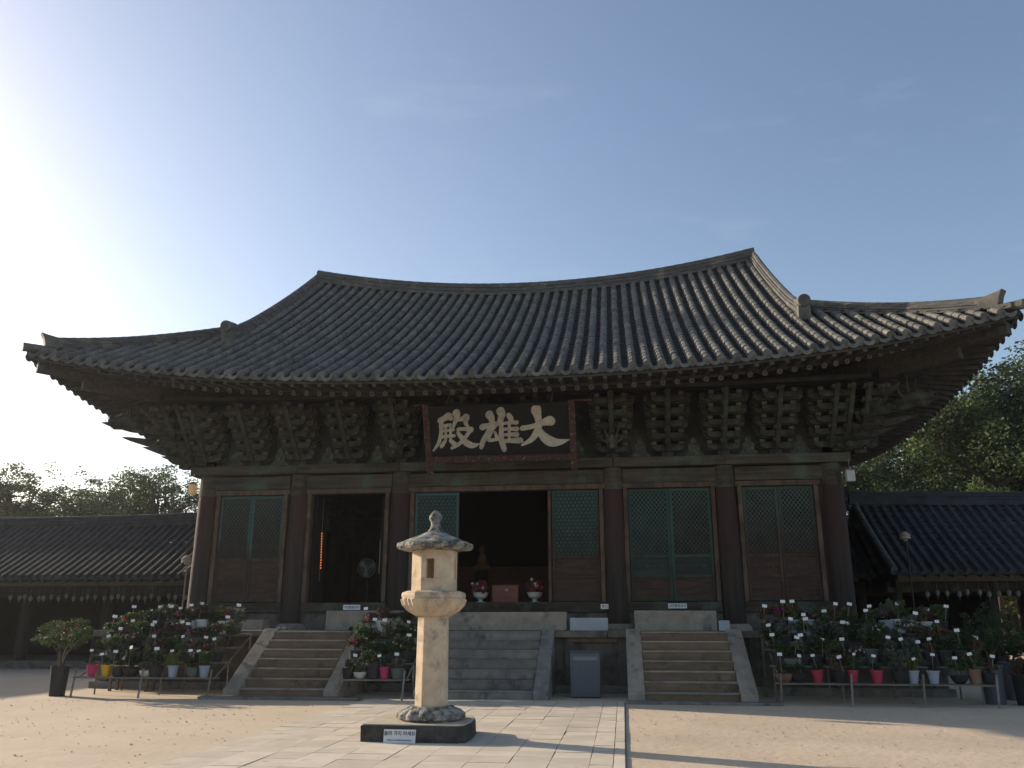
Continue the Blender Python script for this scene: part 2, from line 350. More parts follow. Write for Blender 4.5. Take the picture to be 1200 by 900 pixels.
# ------------------------------------------------------------------ HALL
hall=thing('temple_hall','large old wooden temple hall with sweeping grey tiled hip and gable roof','temple hall',(0,0,1.36))
XE,HD,YF,YB = 12.0,9.6,-3.4,15.8
def ze(u): return 7.22+1.04*(abs(u)/12)**2.6
def zf(u,d):
    t=d/9.6; gg=t-.18*t*(1-t); zr=13.05+.85*min(abs(u)/7.9,1)**2
    return ze(u)+(zr-ze(u))*gg
SIDES={ 'front':(lambda u,d:(u,YF+d),lambda u:abs(u),12.0),
        'back': (lambda u,d:(-u,YB-d),lambda u:abs(u),12.0),
        'right':(lambda u,d:(XE-d,6.2+u),lambda u:abs(u)+2.4,9.6),
        'left': (lambda u,d:(-XE+d,6.2-u),lambda u:abs(u)+2.4,9.6)}
def tiled(mb, side, sp=.34, gable=7.95, dtop=4.15, fine=True):
    P,U,half=SIDES[side]; fb=side in('front','back')
    n=int(half/sp); us=[(k)*sp for k in range(-n,n+1) if abs(k*sp)<half-.12]
    seg=.34 if fine else .7
    # round rows
    mb.m=0
    for u in us:
        dm=(9.45 if abs(u)<gable else half-abs(u)+.05) if fb else min(half-abs(u)+.05,dtop)
        if dm<.25: continue
        jx=R.uniform(-.008,.008); d=0.0; k=0; ph=R.uniform(0,.1)
        while d<dm-.03:
            d1=min(d+seg*R.uniform(.93,1.07),dm); r0=.108+R.uniform(-.004,.004); r1=.092; vs=[]
            jj=jx+R.uniform(-.007,.007); jz=R.uniform(-.005,.006)
            for dd,r in ((d-.015,r0),(d1,r1)):
                z=zf(U(u),dd)
                for a in range(7):
                    t=math.pi*a/6*1.1-.157
                    x_,y_=P(u+jj+r*math.cos(t),dd); vs.append((x_,y_,z+jz+r*math.sin(t)*1.15+.012))
            mb.add(vs,[(a,a+1,8+a,7+a) for a in range(6)]+[tuple(range(7))[::-1]])
            d=d1
        # end disc at the eave
        vs=[]; z=zf(U(u),0)
        for a in range(10):
            t=2*math.pi*a/10; x_,y_=P(u+jx+.105*math.cos(t),-.035); vs.append((x_,y_,z-.005+.105*math.sin(t)))
        for a in range(10):
            t=2*math.pi*a/10; x_,y_=P(u+jx+.100*math.cos(t),.06); vs.append((x_,y_,z+.01+.100*math.sin(t)))
        mb.add(vs,[tuple(range(10))]+[(a,10+a,10+(a+1)%10,(a+1)%10) for a in range(10)])
    # pan tiles
    mb.m=1
    for u in us+[us[-1]+sp]:
        uc=u-sp/2
        if abs(uc)>half-.1: continue
        dm=(9.5 if abs(uc)<gable+.05 else half-abs(uc)+.05) if fb else min(half-abs(uc)+.05,dtop)
        d=0.0; st=.19 if fine else .5
        prof=[(-.17,.02),(-.085,-.035),(0,-.055),(.085,-.035),(.17,.02)]
        while d<dm:
            d1=min(d+st,dm+.02); vs=[]; jz=R.uniform(-.006,.006)
            for dd,o in ((d-.03,.035),(d1,.004)):
                z=zf(U(uc),dd)
                for px,pz in prof:
                    x_,y_=P(uc+px,dd); vs.append((x_,y_,z+pz+o+jz-.005))
            for px,pz in prof:
                x_,y_=P(uc+px,d-.03); vs.append((x_,y_,zf(U(uc),d-.03)+pz+jz-.015))
            mb.add(vs,[(a,a+1,6+a,5+a) for a in range(4)]+[(10+a,11+a,a+1,a) for a in range(4)])
            d=d1
        # drip crescent
        mb.m=0; vs=[]; z=zf(U(uc),0)
        for a in range(7):
            t=math.pi*a/6; px=-.135*math.cos(t)
            x_,y_=P(uc+px,-.05); vs.append((x_,y_,z-.045+.065*abs(math.cos(t))**1.5))
        for a in range(7):
            t=math.pi*a/6; px=-.135*math.cos(t)
            x_,y_=P(uc+px,-.085); vs.append((x_,y_,z-.03-.115*math.sin(t)))
        mb.add(vs,[(a,a+1,8+a,7+a) for a in range(6)]); mb.m=1
roof=MB()
tiled(roof,'front'); tiled(roof,'right'); tiled(roof,'left'); tiled(roof,'back',fine=False)
roof_o=roof.build('roof',['tile','tile_pan'],hall)
# ridges
def ridge(pts, h, w, name, cap=.075, layers=4, parent=roof_o, lime=False):
    m=MB(); n=len(pts)
    for L_ in range(layers):
        z0=h*L_/layers; z1=h*(L_+1)/layers-.012; ww=w*(1-.10*L_/layers)/2+(.018 if L_%2==0 else 0)
        vs=[]
        for i,p in enumerate(pts):
            p=Vector(p); d=(Vector(pts[min(i+1,n-1)])-Vector(pts[max(i-1,0)])); d.z=0; d.normalize(); sd=Vector((-d.y,d.x,0))
            jz=R.uniform(-.004,.004)
            for sgn,zz in ((-1,z0),(1,z0),(1,z1),(-1,z1)): vs.append(p+sd*ww*sgn+Vector((0,0,zz+jz)))
        fs=[(i*4+a,i*4+(a+1)%4,(i+1)*4+(a+1)%4,(i+1)*4+a) for i in range(n-1) for a in range(4)]+[(3,2,1,0),tuple((n-1)*4+a for a in range(4))]
        m.add(vs,fs)
    # rounded cover tiles on top, piece by piece
    for i in range(n-1):
        a=Vector(pts[i])+Vector((0,0,h)); c=Vector(pts[i+1])+Vector((0,0,h)); m.tube([a,c+(c-a)*.04],[cap*1.08,cap*.95],8)
    return m.build(name,'ridge',parent)
def lerp(a,b,t): return a+(b-a)*t
pts=[(x,6.2,13.0+.88*(abs(x)/7.9)**2) for x in [(-8.05+i*16.1/46) for i in range(47)]]
ridge(pts,.42,.32,'main_ridge',.085,6)
for sx in (-1,1):
    for fb in (1,-1):
        pts=[]
        for i in range(26):
            t=i/25; y=lerp(6.0,-.55,t); 
            z=zf(7.95,y+3.4)+.02; 
            if t>.8: z+= (t-.8)*.35
            pts.append((sx*8.0,y if fb==1 else 12.4-y,z))
        o=ridge(pts,.32,.26,'descending_ridge',.08,4)
        e=MB(); yy=-.66; z=pts[-1][2]
        def Y(v): return v if fb==1 else 12.4-v
        e.tube([(sx*8.0,Y(yy-.10),z+.40),(sx*8.0,Y(yy+.45),z+.52)],[.17,.15],12)
        e.box(sx*8.0-.16,sx*8.0+.16,min(Y(yy),Y(yy+.25)),max(Y(yy),Y(yy+.25)),z-.12,z+.30,.01)
        e.build('ridge_end_tile','tile',roof_o,bevel=.02)
        pts=[]
        for i in range(22):
            t=i/21; x=lerp(8.15,11.72,t); y=YF+XE-x; z=zf(x,XE-x)+.0+.16*max(0,t-.55)**1.5
            pts.append((sx*x, y if fb==1 else 12.4-y, z))
        ridge(pts,.27,.22,'hip_ridge',.07,4)
        # beak at the end of the hip ridge
        e=MB(); p=Vector(pts[-1]); d=(p-Vector(pts[-3])); d.z=0; d.normalize()
        sd_=Vector((-d.y,d.x,0)); e.prism([(-.5,.25),(-.5,.325),(-.2,.37),(.02,.40),(.12,.43),(.05,.30),(-.02,.05),(-.3,.05)],lambda a,c_: p+d*a+sd_*.125+Vector((0,0,c_)),lambda a,c_: p+d*a-sd_*.125+Vector((0,0,c_))); e.bar(p-d*.05,p+d*.26+Vector((0,0,.0)),.28,.14)
        e.tube([p+d*.05+Vector((0,0,.0)),p+d*.48-Vector((0,0,.02))],[.11,.12],10)
        e.build('hip_end_tile','tile',roof_o,bevel=.01)
# gable walls
for sx in (-1,1):
    m=MB(); ys=[-.2+i*.8 for i in range(17)]
    top=[(y,zf(7.9,(y+3.4) if y<6.2 else (15.8-y))-.05) for y in ys]
    out=[(ys[-1],8.6),(ys[0],8.6)]+top
    m.prism(out,lambda a,c:(sx*7.75,a,c),lambda a,c:(sx*7.85,a,c)); m.build('gable_wall','wood_z',hall)
# soffit (boards above the rafters)
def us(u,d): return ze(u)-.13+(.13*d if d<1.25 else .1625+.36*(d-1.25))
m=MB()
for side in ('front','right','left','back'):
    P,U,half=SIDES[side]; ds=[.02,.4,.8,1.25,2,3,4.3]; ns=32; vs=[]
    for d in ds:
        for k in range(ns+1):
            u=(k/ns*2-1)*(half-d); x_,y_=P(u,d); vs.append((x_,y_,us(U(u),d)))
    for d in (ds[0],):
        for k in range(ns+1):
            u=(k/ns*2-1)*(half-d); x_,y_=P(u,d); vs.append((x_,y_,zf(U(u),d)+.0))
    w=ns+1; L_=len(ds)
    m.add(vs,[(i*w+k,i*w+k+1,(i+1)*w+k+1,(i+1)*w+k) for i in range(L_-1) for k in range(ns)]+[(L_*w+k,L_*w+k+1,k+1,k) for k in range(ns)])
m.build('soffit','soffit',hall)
m=MB()
for side in ('front','right','left'):
    P,U,half=SIDES[side]
    for (d,w_,h_,dz) in ((.07,.06,.06,-.01),(1.16,.07,.07,-.065)):
        pts=[]; m=MB()
        for k in range(33):
            u=(k/32*2-1)*(half-d); x_,y_=P(u,d); pts.append((x_,y_,us(U(u),d)+dz))
        for a,c in zip(pts[:-1],pts[1:]): m.bar(a,c,w_,h_)
        m.build('eave_board','rafter',hall)
# rafters
def rafter_pts(side,u,kind):
    P,U,half=SIDES[side]; lim=half-3.4
    if kind=='fly': d0,d1=.08,1.55
    else: d0,d1=1.06,3.5
    def at(d):
        uu=u
        if abs(u)>lim-.6:
            f=(abs(u)-(lim-.6))/(half-(lim-.6)); uin=lim-.6+f*.75; t=d/3.4; uu=math.copysign(lerp(abs(u),uin,min(t,1.03)),u)
        x_,y_=P(uu,d); z=us(U(uu),d)
        return Vector((x_,y_,z))
    a,b_=at(d0),at(d1)
    if kind=='fly': return a-Vector((0,0,.055)), b_-Vector((0,0,.075))
    a.z=us(U(u),1.2)-.17; b_.z-=.10
    return a,b_
def rafter_mesh(m,a,b_,kind):
    if kind=='fly': m.m=0; m.bar(a,b_,.095,.10)
    else:
        m.m=0; m.tube([a,b_],[.072,.085],10); m.m=1; d=(a-b_).normalized(); m.tube([a+d*.001,a+d*.005],[.066,.066],10)
        m.m=0; m.tube([a+d*.005,a+d*.008],[.026,.026],8)
for kind,nm in (('round','rafter'),('fly','flying_rafter')):
    k=-34
    while k<=34:
        u=k*.345
        if abs(u)<11.75-(0.0 if kind=='fly' else .55):
            a,b_=rafter_pts('front',u,kind); m=MB(); rafter_mesh(m,a,b_,kind); m.build(nm,['rafter','rafter_end'],hall)
        k+=1
    m=MB()
    for side in ('right','left'):
        for k in range(-27,28):
            u=k*.345
            if abs(u)<9.4-(0 if kind=='fly' else .4):
                a,b_=rafter_pts(side,u,kind); rafter_mesh(m,a,b_,kind)
    tag(m.build('side_'+nm+'s',['rafter','rafter_end'],hall),kind='stuff')
for sx in (-1,1):
    m=MB(); m.bar((sx*8.2,.4,7.75),(sx*11.78,-3.18,us(11.78,.2)-.20),.24,.30); m.bar((sx*9.6,-1.0,7.55),(sx*11.0,-2.4,7.60),.22,.26)
    m.build('hip_rafter','wood_y',hall,bevel=.02)
# columns
COLX=[-8.4,-5.73,-2.86,2.86,5.73,8.4]
def column(x,y,lean=0.0):
    m=MB(); n=11; pts=[]; rs=[]
    ph=R.uniform(0,6)
    for i in range(n):
        t=i/(n-1); pts.append((x-lean*t+.015*math.sin(ph+t*4),y+.01*math.cos(ph+t*5),1.5+t*3.96)); rs.append(.285-.035*t+.012*math.sin(t*3.1)+R.uniform(-.003,.003))
    m.tube(pts,rs,20); o=m.build('column','column',hall,smooth='auto')
    m=MB(); m.tube([(x-lean*.88,y,4.90),(x-lean,y,5.468)],[.272,.268],20); m.build('column_head','beam',o)
    m=MB(); m.lathe([(.42,1.34),(.42,1.42),(.36,1.50),(.33,1.52)],18,(x,y,0)); m.build('column_base','granite',o,bevel=.01)
for x in COLX: column(x,0,lean=x*.003)
for y in (3.1,6.2,9.3,12.4):
    for x in (-8.4,8.4): column(x,y,lean=x*.003)
for x in (-5.73,-2.86,2.86,5.73): column(x,12.4)
# beams
for a,c in zip([-8.85]+COLX[1:-1],COLX[1:-1]+[8.85]): m=MB(); m.box(a+.003,c-.003,-.31,.22,5.47,5.72,.006); m.build('plate_beam','beam',hall,bevel=.02)
for a,c in zip(COLX[:-1],COLX[1:]): m=MB(); m.box(a+.24,c-.24,-.15,.14,5.07,5.44,.006); m.build('lintel_beam','beam',hall,bevel=.02)
m=MB()
for sx in (-1,1):
    m=MB(); m.box(min(sx*8.15,sx*8.65),max(sx*8.15,sx*8.65),.23,12.8,5.47,5.72); m.build('side_beam','wood_y',hall,bevel=.02)
    m=MB(); m.box(min(sx*8.28,sx*8.52),max(sx*8.28,sx*8.52),.2,12.4,5.07,5.44); m.build('side_beam','wood_y',hall,bevel=.02)
for a,c in zip(COLX[:-1],COLX[1:]): m=MB(); m.box(a+.27,c-.27,-.14,.16,1.80,2.055,.005); m.build('sill_beam','wood_x',hall,bevel=.015)
for a,c in zip(COLX[:-1],COLX[1:]): m=MB(); m.box(a+.25,c-.25,-.05,.12,1.36,1.80); m.build('footing_wall','granite_dark',hall)
# door frames, jamb boards and doors
BAYS=[(-8.09,-6.02),(-5.46,-3.17),(-2.55,2.63),(3.10,5.45),(6.01,8.02)]
BAYS[2]=(-2.58,2.58)
for i,(a,c) in enumerate(BAYS):
    la,rc=COLX[i]+.24,COLX[i+1]-.24; m=MB(); fw=.11
    m.box(a,a+fw,-.13,.10,2.058,4.93); m.box(c-fw,c,-.13,.10,2.058,4.93); m.box(a-.05,c+.05,-.15,.10,4.928,5.06)
    m.build('door_frame','frame_wood',hall,bevel=.012)
    for q in ((la,a-.012),(c+.012,rc)):
        m=MB(); m.box(*q,-.06,.06,2.06,5.06); m.build('jamb_board','wood_z',hall)
def leaf(x0,x1,dm,lm,pm1,pm2,pattern='diamond',y=-.02,rot=0,pb=False,z0=2.075,z1=4.915):
    """a door leaf: stiles and rails > lattice, backing, panels"""
    w=x1-x0; s=.075; H=z1-z0
    zs=[z0, z0+.08, z0+H*.20, z0+H*.225, z0+H*.375, z0+H*.405, z1-.08, z1]
    m=MB()
    def bx(mb,a,c,zz0,zz1,t0=-.03,t1=.03): mb.box(a,c,y+t0,y+t1,zz0,zz1)
    bx(m,x0+.004,x0+s,z0,z1); bx(m,x1-s,x1-.004,z0,z1)
    for q in ((0,1),(2,3),(4,5),(6,7)): bx(m,x0+s,x1-s,zs[q[0]],zs[q[1]],-.027,.027)
    o=m.build('door',dm,hall,bevel=.006)
    m=MB(); bx(m,x0+s,x1-s,zs[1],zs[2],.0,.012); m.build('lower_panel',pm2,o)
    m=MB(); bx(m,x0+s,x1-s,zs[3],zs[4],.0,.012)
    m.build('upper_panel',pm1,o)
    m=MB()
    for k in range(4):                             # carved relief on the upper panel
        m=MB(); cx=lerp(x0+s+.1,x1-s-.1,(k+.5)/4); cz=(zs[3]+zs[4])/2; m.ell((cx,y+.0,cz),.05,.012,.05 if k%2 else .035,8,4); m.build('relief',dm,o)
    m=MB(); bx(m,x0+s,x1-s,zs[5],zs[6],.012,.02); m.build('paper_screen','paper',o)
    X0,X1,Z0,Z1=x0+s,x1-s,zs[5],zs[6]; m=MB(); sp=.082
    def clip(px,pz,dx,dz):
        ts=[]; lo,hi=-99,99
        for p_,d_,a_,b_ in ((px,dx,X0,X1),(pz,dz,Z0,Z1)):
            if abs(d_)<1e-9:
                if not a_<p_<b_: return None
                continue
            t0,t1=sorted(((a_-p_)/d_,(b_-p_)/d_)); lo=max(lo,t0); hi=min(hi,t1)
        return (lo,hi) if hi-lo>.02 else None
    if pattern=='diamond': dirs=[(.62,.785,-.004),(-.62,.785,.0)]; 
    else: dirs=[(.5,.866,-.006),(-.5,.866,-.002),(1,0,.002)]; sp=.095
    for dx,dz,yo in dirs:
        nx,nz=-dz,dx; span=(X1-X0)+(Z1-Z0); k=-int(span/sp)
        while k*sp<span:
            px,pz=(X0+X1)/2+nx*sp*k,(Z0+Z1)/2+nz*sp*k; r=clip(px,pz,dx,dz)
            if r: m.bar((px+dx*r[0],y+yo,pz+dz*r[0]),(px+dx*r[1],y+yo,pz+dz*r[1]),.014,.020,up=(0,1,0)) if False else m.bar((px+dx*r[0],y+yo,pz+dz*r[0]),(px+dx*r[1],y+yo,pz+dz*r[1]),.019,.012,up=(0,1,0))
            k+=1
    m.build('lattice',lm,o)
    return o
a,c=BAYS[0]; mid=(a+c)/2
leaf(a+.12,mid,'door_teal','lattice_brown','panel_brown','panel_brown'); leaf(mid,c-.12,'door_teal','lattice_brown','panel_brown','panel_brown')
a,c=BAYS[3]; mid=(a+c)/2
leaf(a+.12,mid,'door_green','lattice_green','panel_green','panel_brown'); leaf(mid,c-.12,'door_green','lattice_brown','panel_green','panel_brown')
a,c=BAYS[4]; mid=(a+c)/2
leaf(a+.12,mid,'door_brown','lattice_brown','panel_brown','panel_brown'); leaf(mid,c-.12,'door_brown','lattice_brown','panel_brown','panel_brown')
leaf(-2.46,-1.26,'door_teal','lattice_green','panel_brown','panel_brown','hex'); leaf(1.22,2.46,'door_brown','lattice_green','panel_brown','panel_brown','hex')
m=MB(); m.box(1.12,1.20,-.08,.0,2.06,4.92); m.build('door_edge','frame_wood',hall)
for q in ((-5.32,-5.25),(-3.40,-3.33)):
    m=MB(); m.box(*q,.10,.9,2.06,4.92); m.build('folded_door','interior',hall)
# shell: side and rear walls, floor, ceiling, inner posts
m=MB()
for sx in (-1,1):
    m=MB(); m.box(min(sx*8.33,sx*8.45),max(sx*8.33,sx*8.45),.1,12.4,1.4,5.1); m.build('wall','plaster',hall)
m=MB(); m.box(-8.4,8.4,12.35,12.45,1.4,5.75); m.build('rear_wall','plaster',hall)
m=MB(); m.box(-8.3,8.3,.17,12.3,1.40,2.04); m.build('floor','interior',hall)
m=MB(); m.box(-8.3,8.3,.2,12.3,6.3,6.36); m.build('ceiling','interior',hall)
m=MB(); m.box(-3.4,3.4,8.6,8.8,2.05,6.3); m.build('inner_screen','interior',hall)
m=MB()
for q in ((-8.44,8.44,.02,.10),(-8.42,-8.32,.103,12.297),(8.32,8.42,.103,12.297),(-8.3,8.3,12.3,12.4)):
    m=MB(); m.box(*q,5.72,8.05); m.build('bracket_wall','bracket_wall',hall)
for y_,z_ in ((-1.22,7.40),(-.45,7.5)):
    m=MB(); m.tube([(-9.3,y_,z_+.06),(-6,y_,z_),(0,y_,z_-.03),(6,y_,z_),(9.3,y_,z_+.06)],.075,12); m.build('purlin','soffit',hall)
# multi-tier bracket clusters
def arm_block(m,c,dirv,w,h,t):
    m.bar(Vector(c)-Vector(dirv)*w/2,Vector(c)+Vector(dirv)*w/2,t,h)
def cluster_mesh(dirn=(0,-1),tiers=5,step=.25,lat=.95,base=True,k0=0):
    m=MB(); f=Vector((dirn[0],dirn[1],0)).normalized(); s_=Vector((-f.y,f.x,0))
    m.m=0
    if base: m.bar((0,0,0),(0,0,.17),.30,.30,up=(0,1,0))
    for i in range(tiers):
        z=.22+.27*i; L_=step*(i+1)
        # forward arm with an upturned tongue
        out=[(-.25,-.075),(L_*.82,-.075),(L_+.10,-.10),(L_+.30,.06),(L_+.37,.16),(L_+.22,.075),(L_+.05,.085),(-.25,.085)]
        m.m=0; m.prism(out,lambda a,c: f*a+s_*.055+Vector((0,0,z+c)),lambda a,c: f*a-s_*.055+Vector((0,0,z+c)))
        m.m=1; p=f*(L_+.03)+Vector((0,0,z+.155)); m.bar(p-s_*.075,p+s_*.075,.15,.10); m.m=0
        for j in range(0,i+2):
            y_=step*j; ln=(lat+.06*i) if j<i+1 else lat*.85
            if j==0 and i==0: ln=lat
            zz=z+.0
            c=f*y_+Vector((0,0,zz))
            out=[(-ln/2,.075),(-ln/2,-.01),(-ln/2+.06,-.06),(-ln/2+.14,-.075),(ln/2-.14,-.075),(ln/2-.06,-.06),(ln/2,-.01),(ln/2,.075)]
            m.m=0; m.prism(out,lambda a,b_: c+s_*a+f*.047+Vector((0,0,b_-.004)),lambda a,b_: c+s_*a-f*.047+Vector((0,0,b_-.004)))
            for q in (-1,0,1):
                if q==0 and j==i+1: continue
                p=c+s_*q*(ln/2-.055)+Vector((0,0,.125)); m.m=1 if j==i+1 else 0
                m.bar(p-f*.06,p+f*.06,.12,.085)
    return m
proto=cluster_mesh(); proto_me=None
def add_cluster(x,y,rz=0,mesh=[None],src=None,name='bracket_cluster'):
    if mesh[0] is None:
        o=cluster_mesh().build(name,['bracket','bracket_face']); mesh[0]=o.data
    else:
        o=bpy.data.objects.new(name,mesh[0]); C.objects.link(o)
    o.parent=hall; o.location=Vector((x,y,5.725))-wloc(hall); o.rotation_euler=(0,0,rz); return o
CL=[-8.4,-7.06,-5.73,-4.3,-2.86,-.95,.95,2.86,4.3,5.73,7.06,8.4]
for x in CL: add_cluster(x,0)
for y in (1.55,3.1,4.65,6.2,7.75,9.3,10.85,12.4): add_cluster(-8.4,y,rad(-90)); add_cluster(8.4,y,rad(90))
for sx in (-1,1):
    for off in (.42,.84): add_cluster(sx*(8.4+off*.9),.02,0)
    for off in (.1,.52): add_cluster(sx*8.4,.0+off,rad(90)*sx)
    m=cluster_mesh((sx,-1),5,.34,.5); m.m=0; f=Vector((sx,-1,0)).normalized(); s_=Vector((-f.y,f.x,0))
    for q,(L_,zz) in enumerate(((1.15,.12),(1.65,.32),(2.2,.52),(2.75,.85))):
        m.prism([(0,-.07),(L_*.8,-.09),(L_,.0),(L_+.22,.07),(L_+.05,.09),(L_*.8,.10),(0,.09)],lambda a,c_: f*a+s_*.06+Vector((0,0,zz+c_)),lambda a,c_: f*a-s_*.06+Vector((0,0,zz+c_)))
        for w_ in (.45,.7): m.prism([(-.3,-.06),(.3,-.06),(.36,.06),(-.36,.06)],lambda a,c_: f*L_*w_+s_*a+f*.04+Vector((0,0,zz+c_)),lambda a,c_: f*L_*w_+s_*a-f*.04+Vector((0,0,zz+c_)))
    o=m.build('corner_bracket',['bracket','bracket_face']); o.parent=hall; o.location=Vector((sx*8.4,0,5.72))-wloc(hall)
# dragon heads
def dragon(x,y,z,dx,dy,s=1.0,name='dragon_head'):
    f=Vector((dx,dy,0)).normalized(); sd=Vector((-f.y,f.x,0)); up=Vector((0,0,1)); p=Vector((x,y,z)); m=MB()
    m.tube([p-f*.5*s-up*.12*s,p-f*.1*s-up*.02*s,p+f*.12*s+up*.02*s,p+f*.34*s-up*.04*s,p+f*.44*s-up*.02*s],[.10*s,.15*s,.15*s,.10*s,.07*s],10)
    m.tube([p+f*.05*s-up*.12*s,p+f*.3*s-up*.18*s,p+f*.36*s-up*.15*s],[.09*s,.06*s,.04*s],8)
    m.ell(p+f*.38*s+up*.06*s,.06*s,.06*s,.05*s)
    for q in (-1,1):
        m.ell(p+f*.17*s+sd*.10*s*q+up*.12*s,.045*s,.045*s,.045*s,8,5)
        m.tube([p-f*.02*s+sd*.08*s*q+up*.1*s,p+f*.0*s+sd*.16*s*q+up*.28*s,p+f*.06*s+sd*.22*s*q+up*.5*s],[.035*s,.025*s,.008*s],6)
        m.tube([p-f*.10*s+sd*.12*s*q,p-f*.16*s+sd*.24*s*q+up*.10*s,p-f*.12*s+sd*.27*s*q+up*.2*s],[.04*s,.03*s,.01*s],6)
        m.tube([p+f*.3*s+sd*.05*s*q-up*.1*s,p+f*.42*s+sd*.14*s*q-up*.12*s,p+f*.5*s+sd*.12*s*q+up*.02*s],[.02*s,.015*s,.006*s],5)
    return m.build(name,'bracket' if abs(x)>8 else 'bracket_face',hall,smooth=True)
dragon(-2.86,-.75,6.05,0,-1,1.0); dragon(2.86,-.75,6.05,0,-1,1.0)
dragon(-10.05,-1.65,6.75,-1,-1,1.1); dragon(10.05,-1.65,6.75,1,-1,1.1)
# faded murals of seated figures on the wall between the brackets
def figure(cx,z,s):
    m=MB(); out=[(-.20,0),(-.22,.05),(-.12,.12),(-.13,.26),(-.06,.31),(-.065,.39),(0,.45),(.065,.39),(.06,.31),(.13,.26),(.12,.12),(.22,.05),(.20,0)]
    m.prism([(a*s,c_*s) for a,c_ in out],lambda a,c_:(cx+a,.012,z+c_),lambda a,c_:(cx+a,.03,z+c_)); return m.build('mural','mural',hall)
for x in (-7.7,-6.4,-5.0,-3.6,-2.0,0,1.95,3.6,5.0,6.4,7.7): figure(x,5.76,1.15)

# ------------------------------------------------------------------ name board
SB_B,SB_T=-1.05,-1.62      # y of bottom and top edge: the board leans forward
def sp_(u,v,o=0):  # u 0..1 left to right, v 0..1 top to bottom; o = out of the board
    x=lerp(-1.80,1.80,u); z=lerp(6.86,5.72,v); y=lerp(SB_T,SB_B,v)
    n=Vector((0,-(6.86-5.72),-(SB_B-SB_T))).normalized()
    return Vector((x,y,z))+n*o
board=thing('name_board','black temple name board with three pale brushed characters hung under the eaves','sign board',(0,-1.3,5.6))
def slab(m,u0,u1,v0,v1,o0,o1):
    vs=[sp_(u,v,o) for o in (o0,o1) for u,v in ((u0,v0),(u1,v0),(u1,v1),(u0,v1))]
    m.add(vs,[(0,1,2,3),(7,6,5,4),(0,4,5,1),(1,5,6,2),(2,6,7,3),(3,7,4,0)])
m=MB(); slab(m,0,1,0,1,-.05,.0); m.build('panel','sign_black',board)
m=MB(); slab(m,-.02,1.02,-.06,.0,-.05,.05); m.build('top_rail','sign_black',board,bevel=.01)
m=MB(); slab(m,-.03,1.03,1.0,1.13,-.05,.07); m.build('bottom_rail','sign_red',board,bevel=.01)
for a,c in ((-.045,.0),(1.0,1.045)):
    m=MB(); slab(m,a,c,-.10,1.36,-.04,.06); m.build('side_rail','sign_red',board,bevel=.01)
m=MB(); slab(m,-.10,.0-.05,-.10,-.06,-.02,.02); slab(m,1.05,1.17,-.10,-.06,-.02,.02); m.build('carved_arm','sign_red',board,bevel=.004)
STR=[ # strokes traced in the photograph: (x, y, half width)
 [(728,222,17),(760,218,15),(810,208,16),(860,190,20),(900,180,30),(915,184,27)],
 [(812,108,33),(822,140,26),(832,180,21),(832,225,22),(815,265,22),(785,300,17),(730,330,7)],
 [(836,228,16),(855,262,22),(885,292,29),(925,315,30),(975,318,20),(1036,304,4)],
 [(462,208,21),(500,198,15),(550,186,11)],
 [(505,130,27),(522,160,20),(520,200,16),(500,245,17),(472,295,17),(460,338,14)],
 [(545,205,11),(518,250,12),(505,288,13),(540,292,11),(570,285,9)],[(548,245,9),(566,288,12)],
 [(578,110,27),(588,135,24),(575,170,16),(555,200,9)],
 [(586,160,13),(588,230,15),(592,290,18),(606,335,18),(614,356,17)],
 [(632,135,15),(650,160,17),(655,180,10)],
 [(590,190,9),(640,184,10),(688,184,14)],[(592,226,9),(640,224,10),(692,226,16)],[(592,262,9),(640,260,10),(692,262,16)],
 [(592,302,12),(650,300,14),(715,300,19),(728,306,10)],[(640,176,10),(642,240,10),(644,300,10)],
 [(178,158,20),(205,145,18),(232,132,24),(250,148,14)],[(180,196,11),(245,188,10)],
 [(184,165,14),(186,230,13),(176,290,12),(158,325,10),(138,352,6)],
 [(202,226,8),(268,220,9)],[(190,264,10),(275,258,11)],[(216,205,8),(218,290,8)],[(248,205,8),(252,285,8)],
 [(212,296,12),(192,325,13)],[(252,290,12),(285,318,17)],
 [(284,114,26),(288,140,20),(276,175,14),(268,200,9)],[(285,158,10),(330,150,16),(352,140,22),(348,175,14),(362,196,9)],
 [(300,218,12),(345,216,12),(385,222,20)],[(378,232,13),(350,272,13),(310,312,13),(262,338,9)],
 [(300,240,11),(328,275,16),(362,308,20),(405,325,17),(446,316,4)]]
def board_uv(x,y):
    v=(y-80)/310; xl=95+35*v; xr=1020+30*v; return (x-xl)/(xr-xl),v
groups=((0,3),(3,15),(15,29))
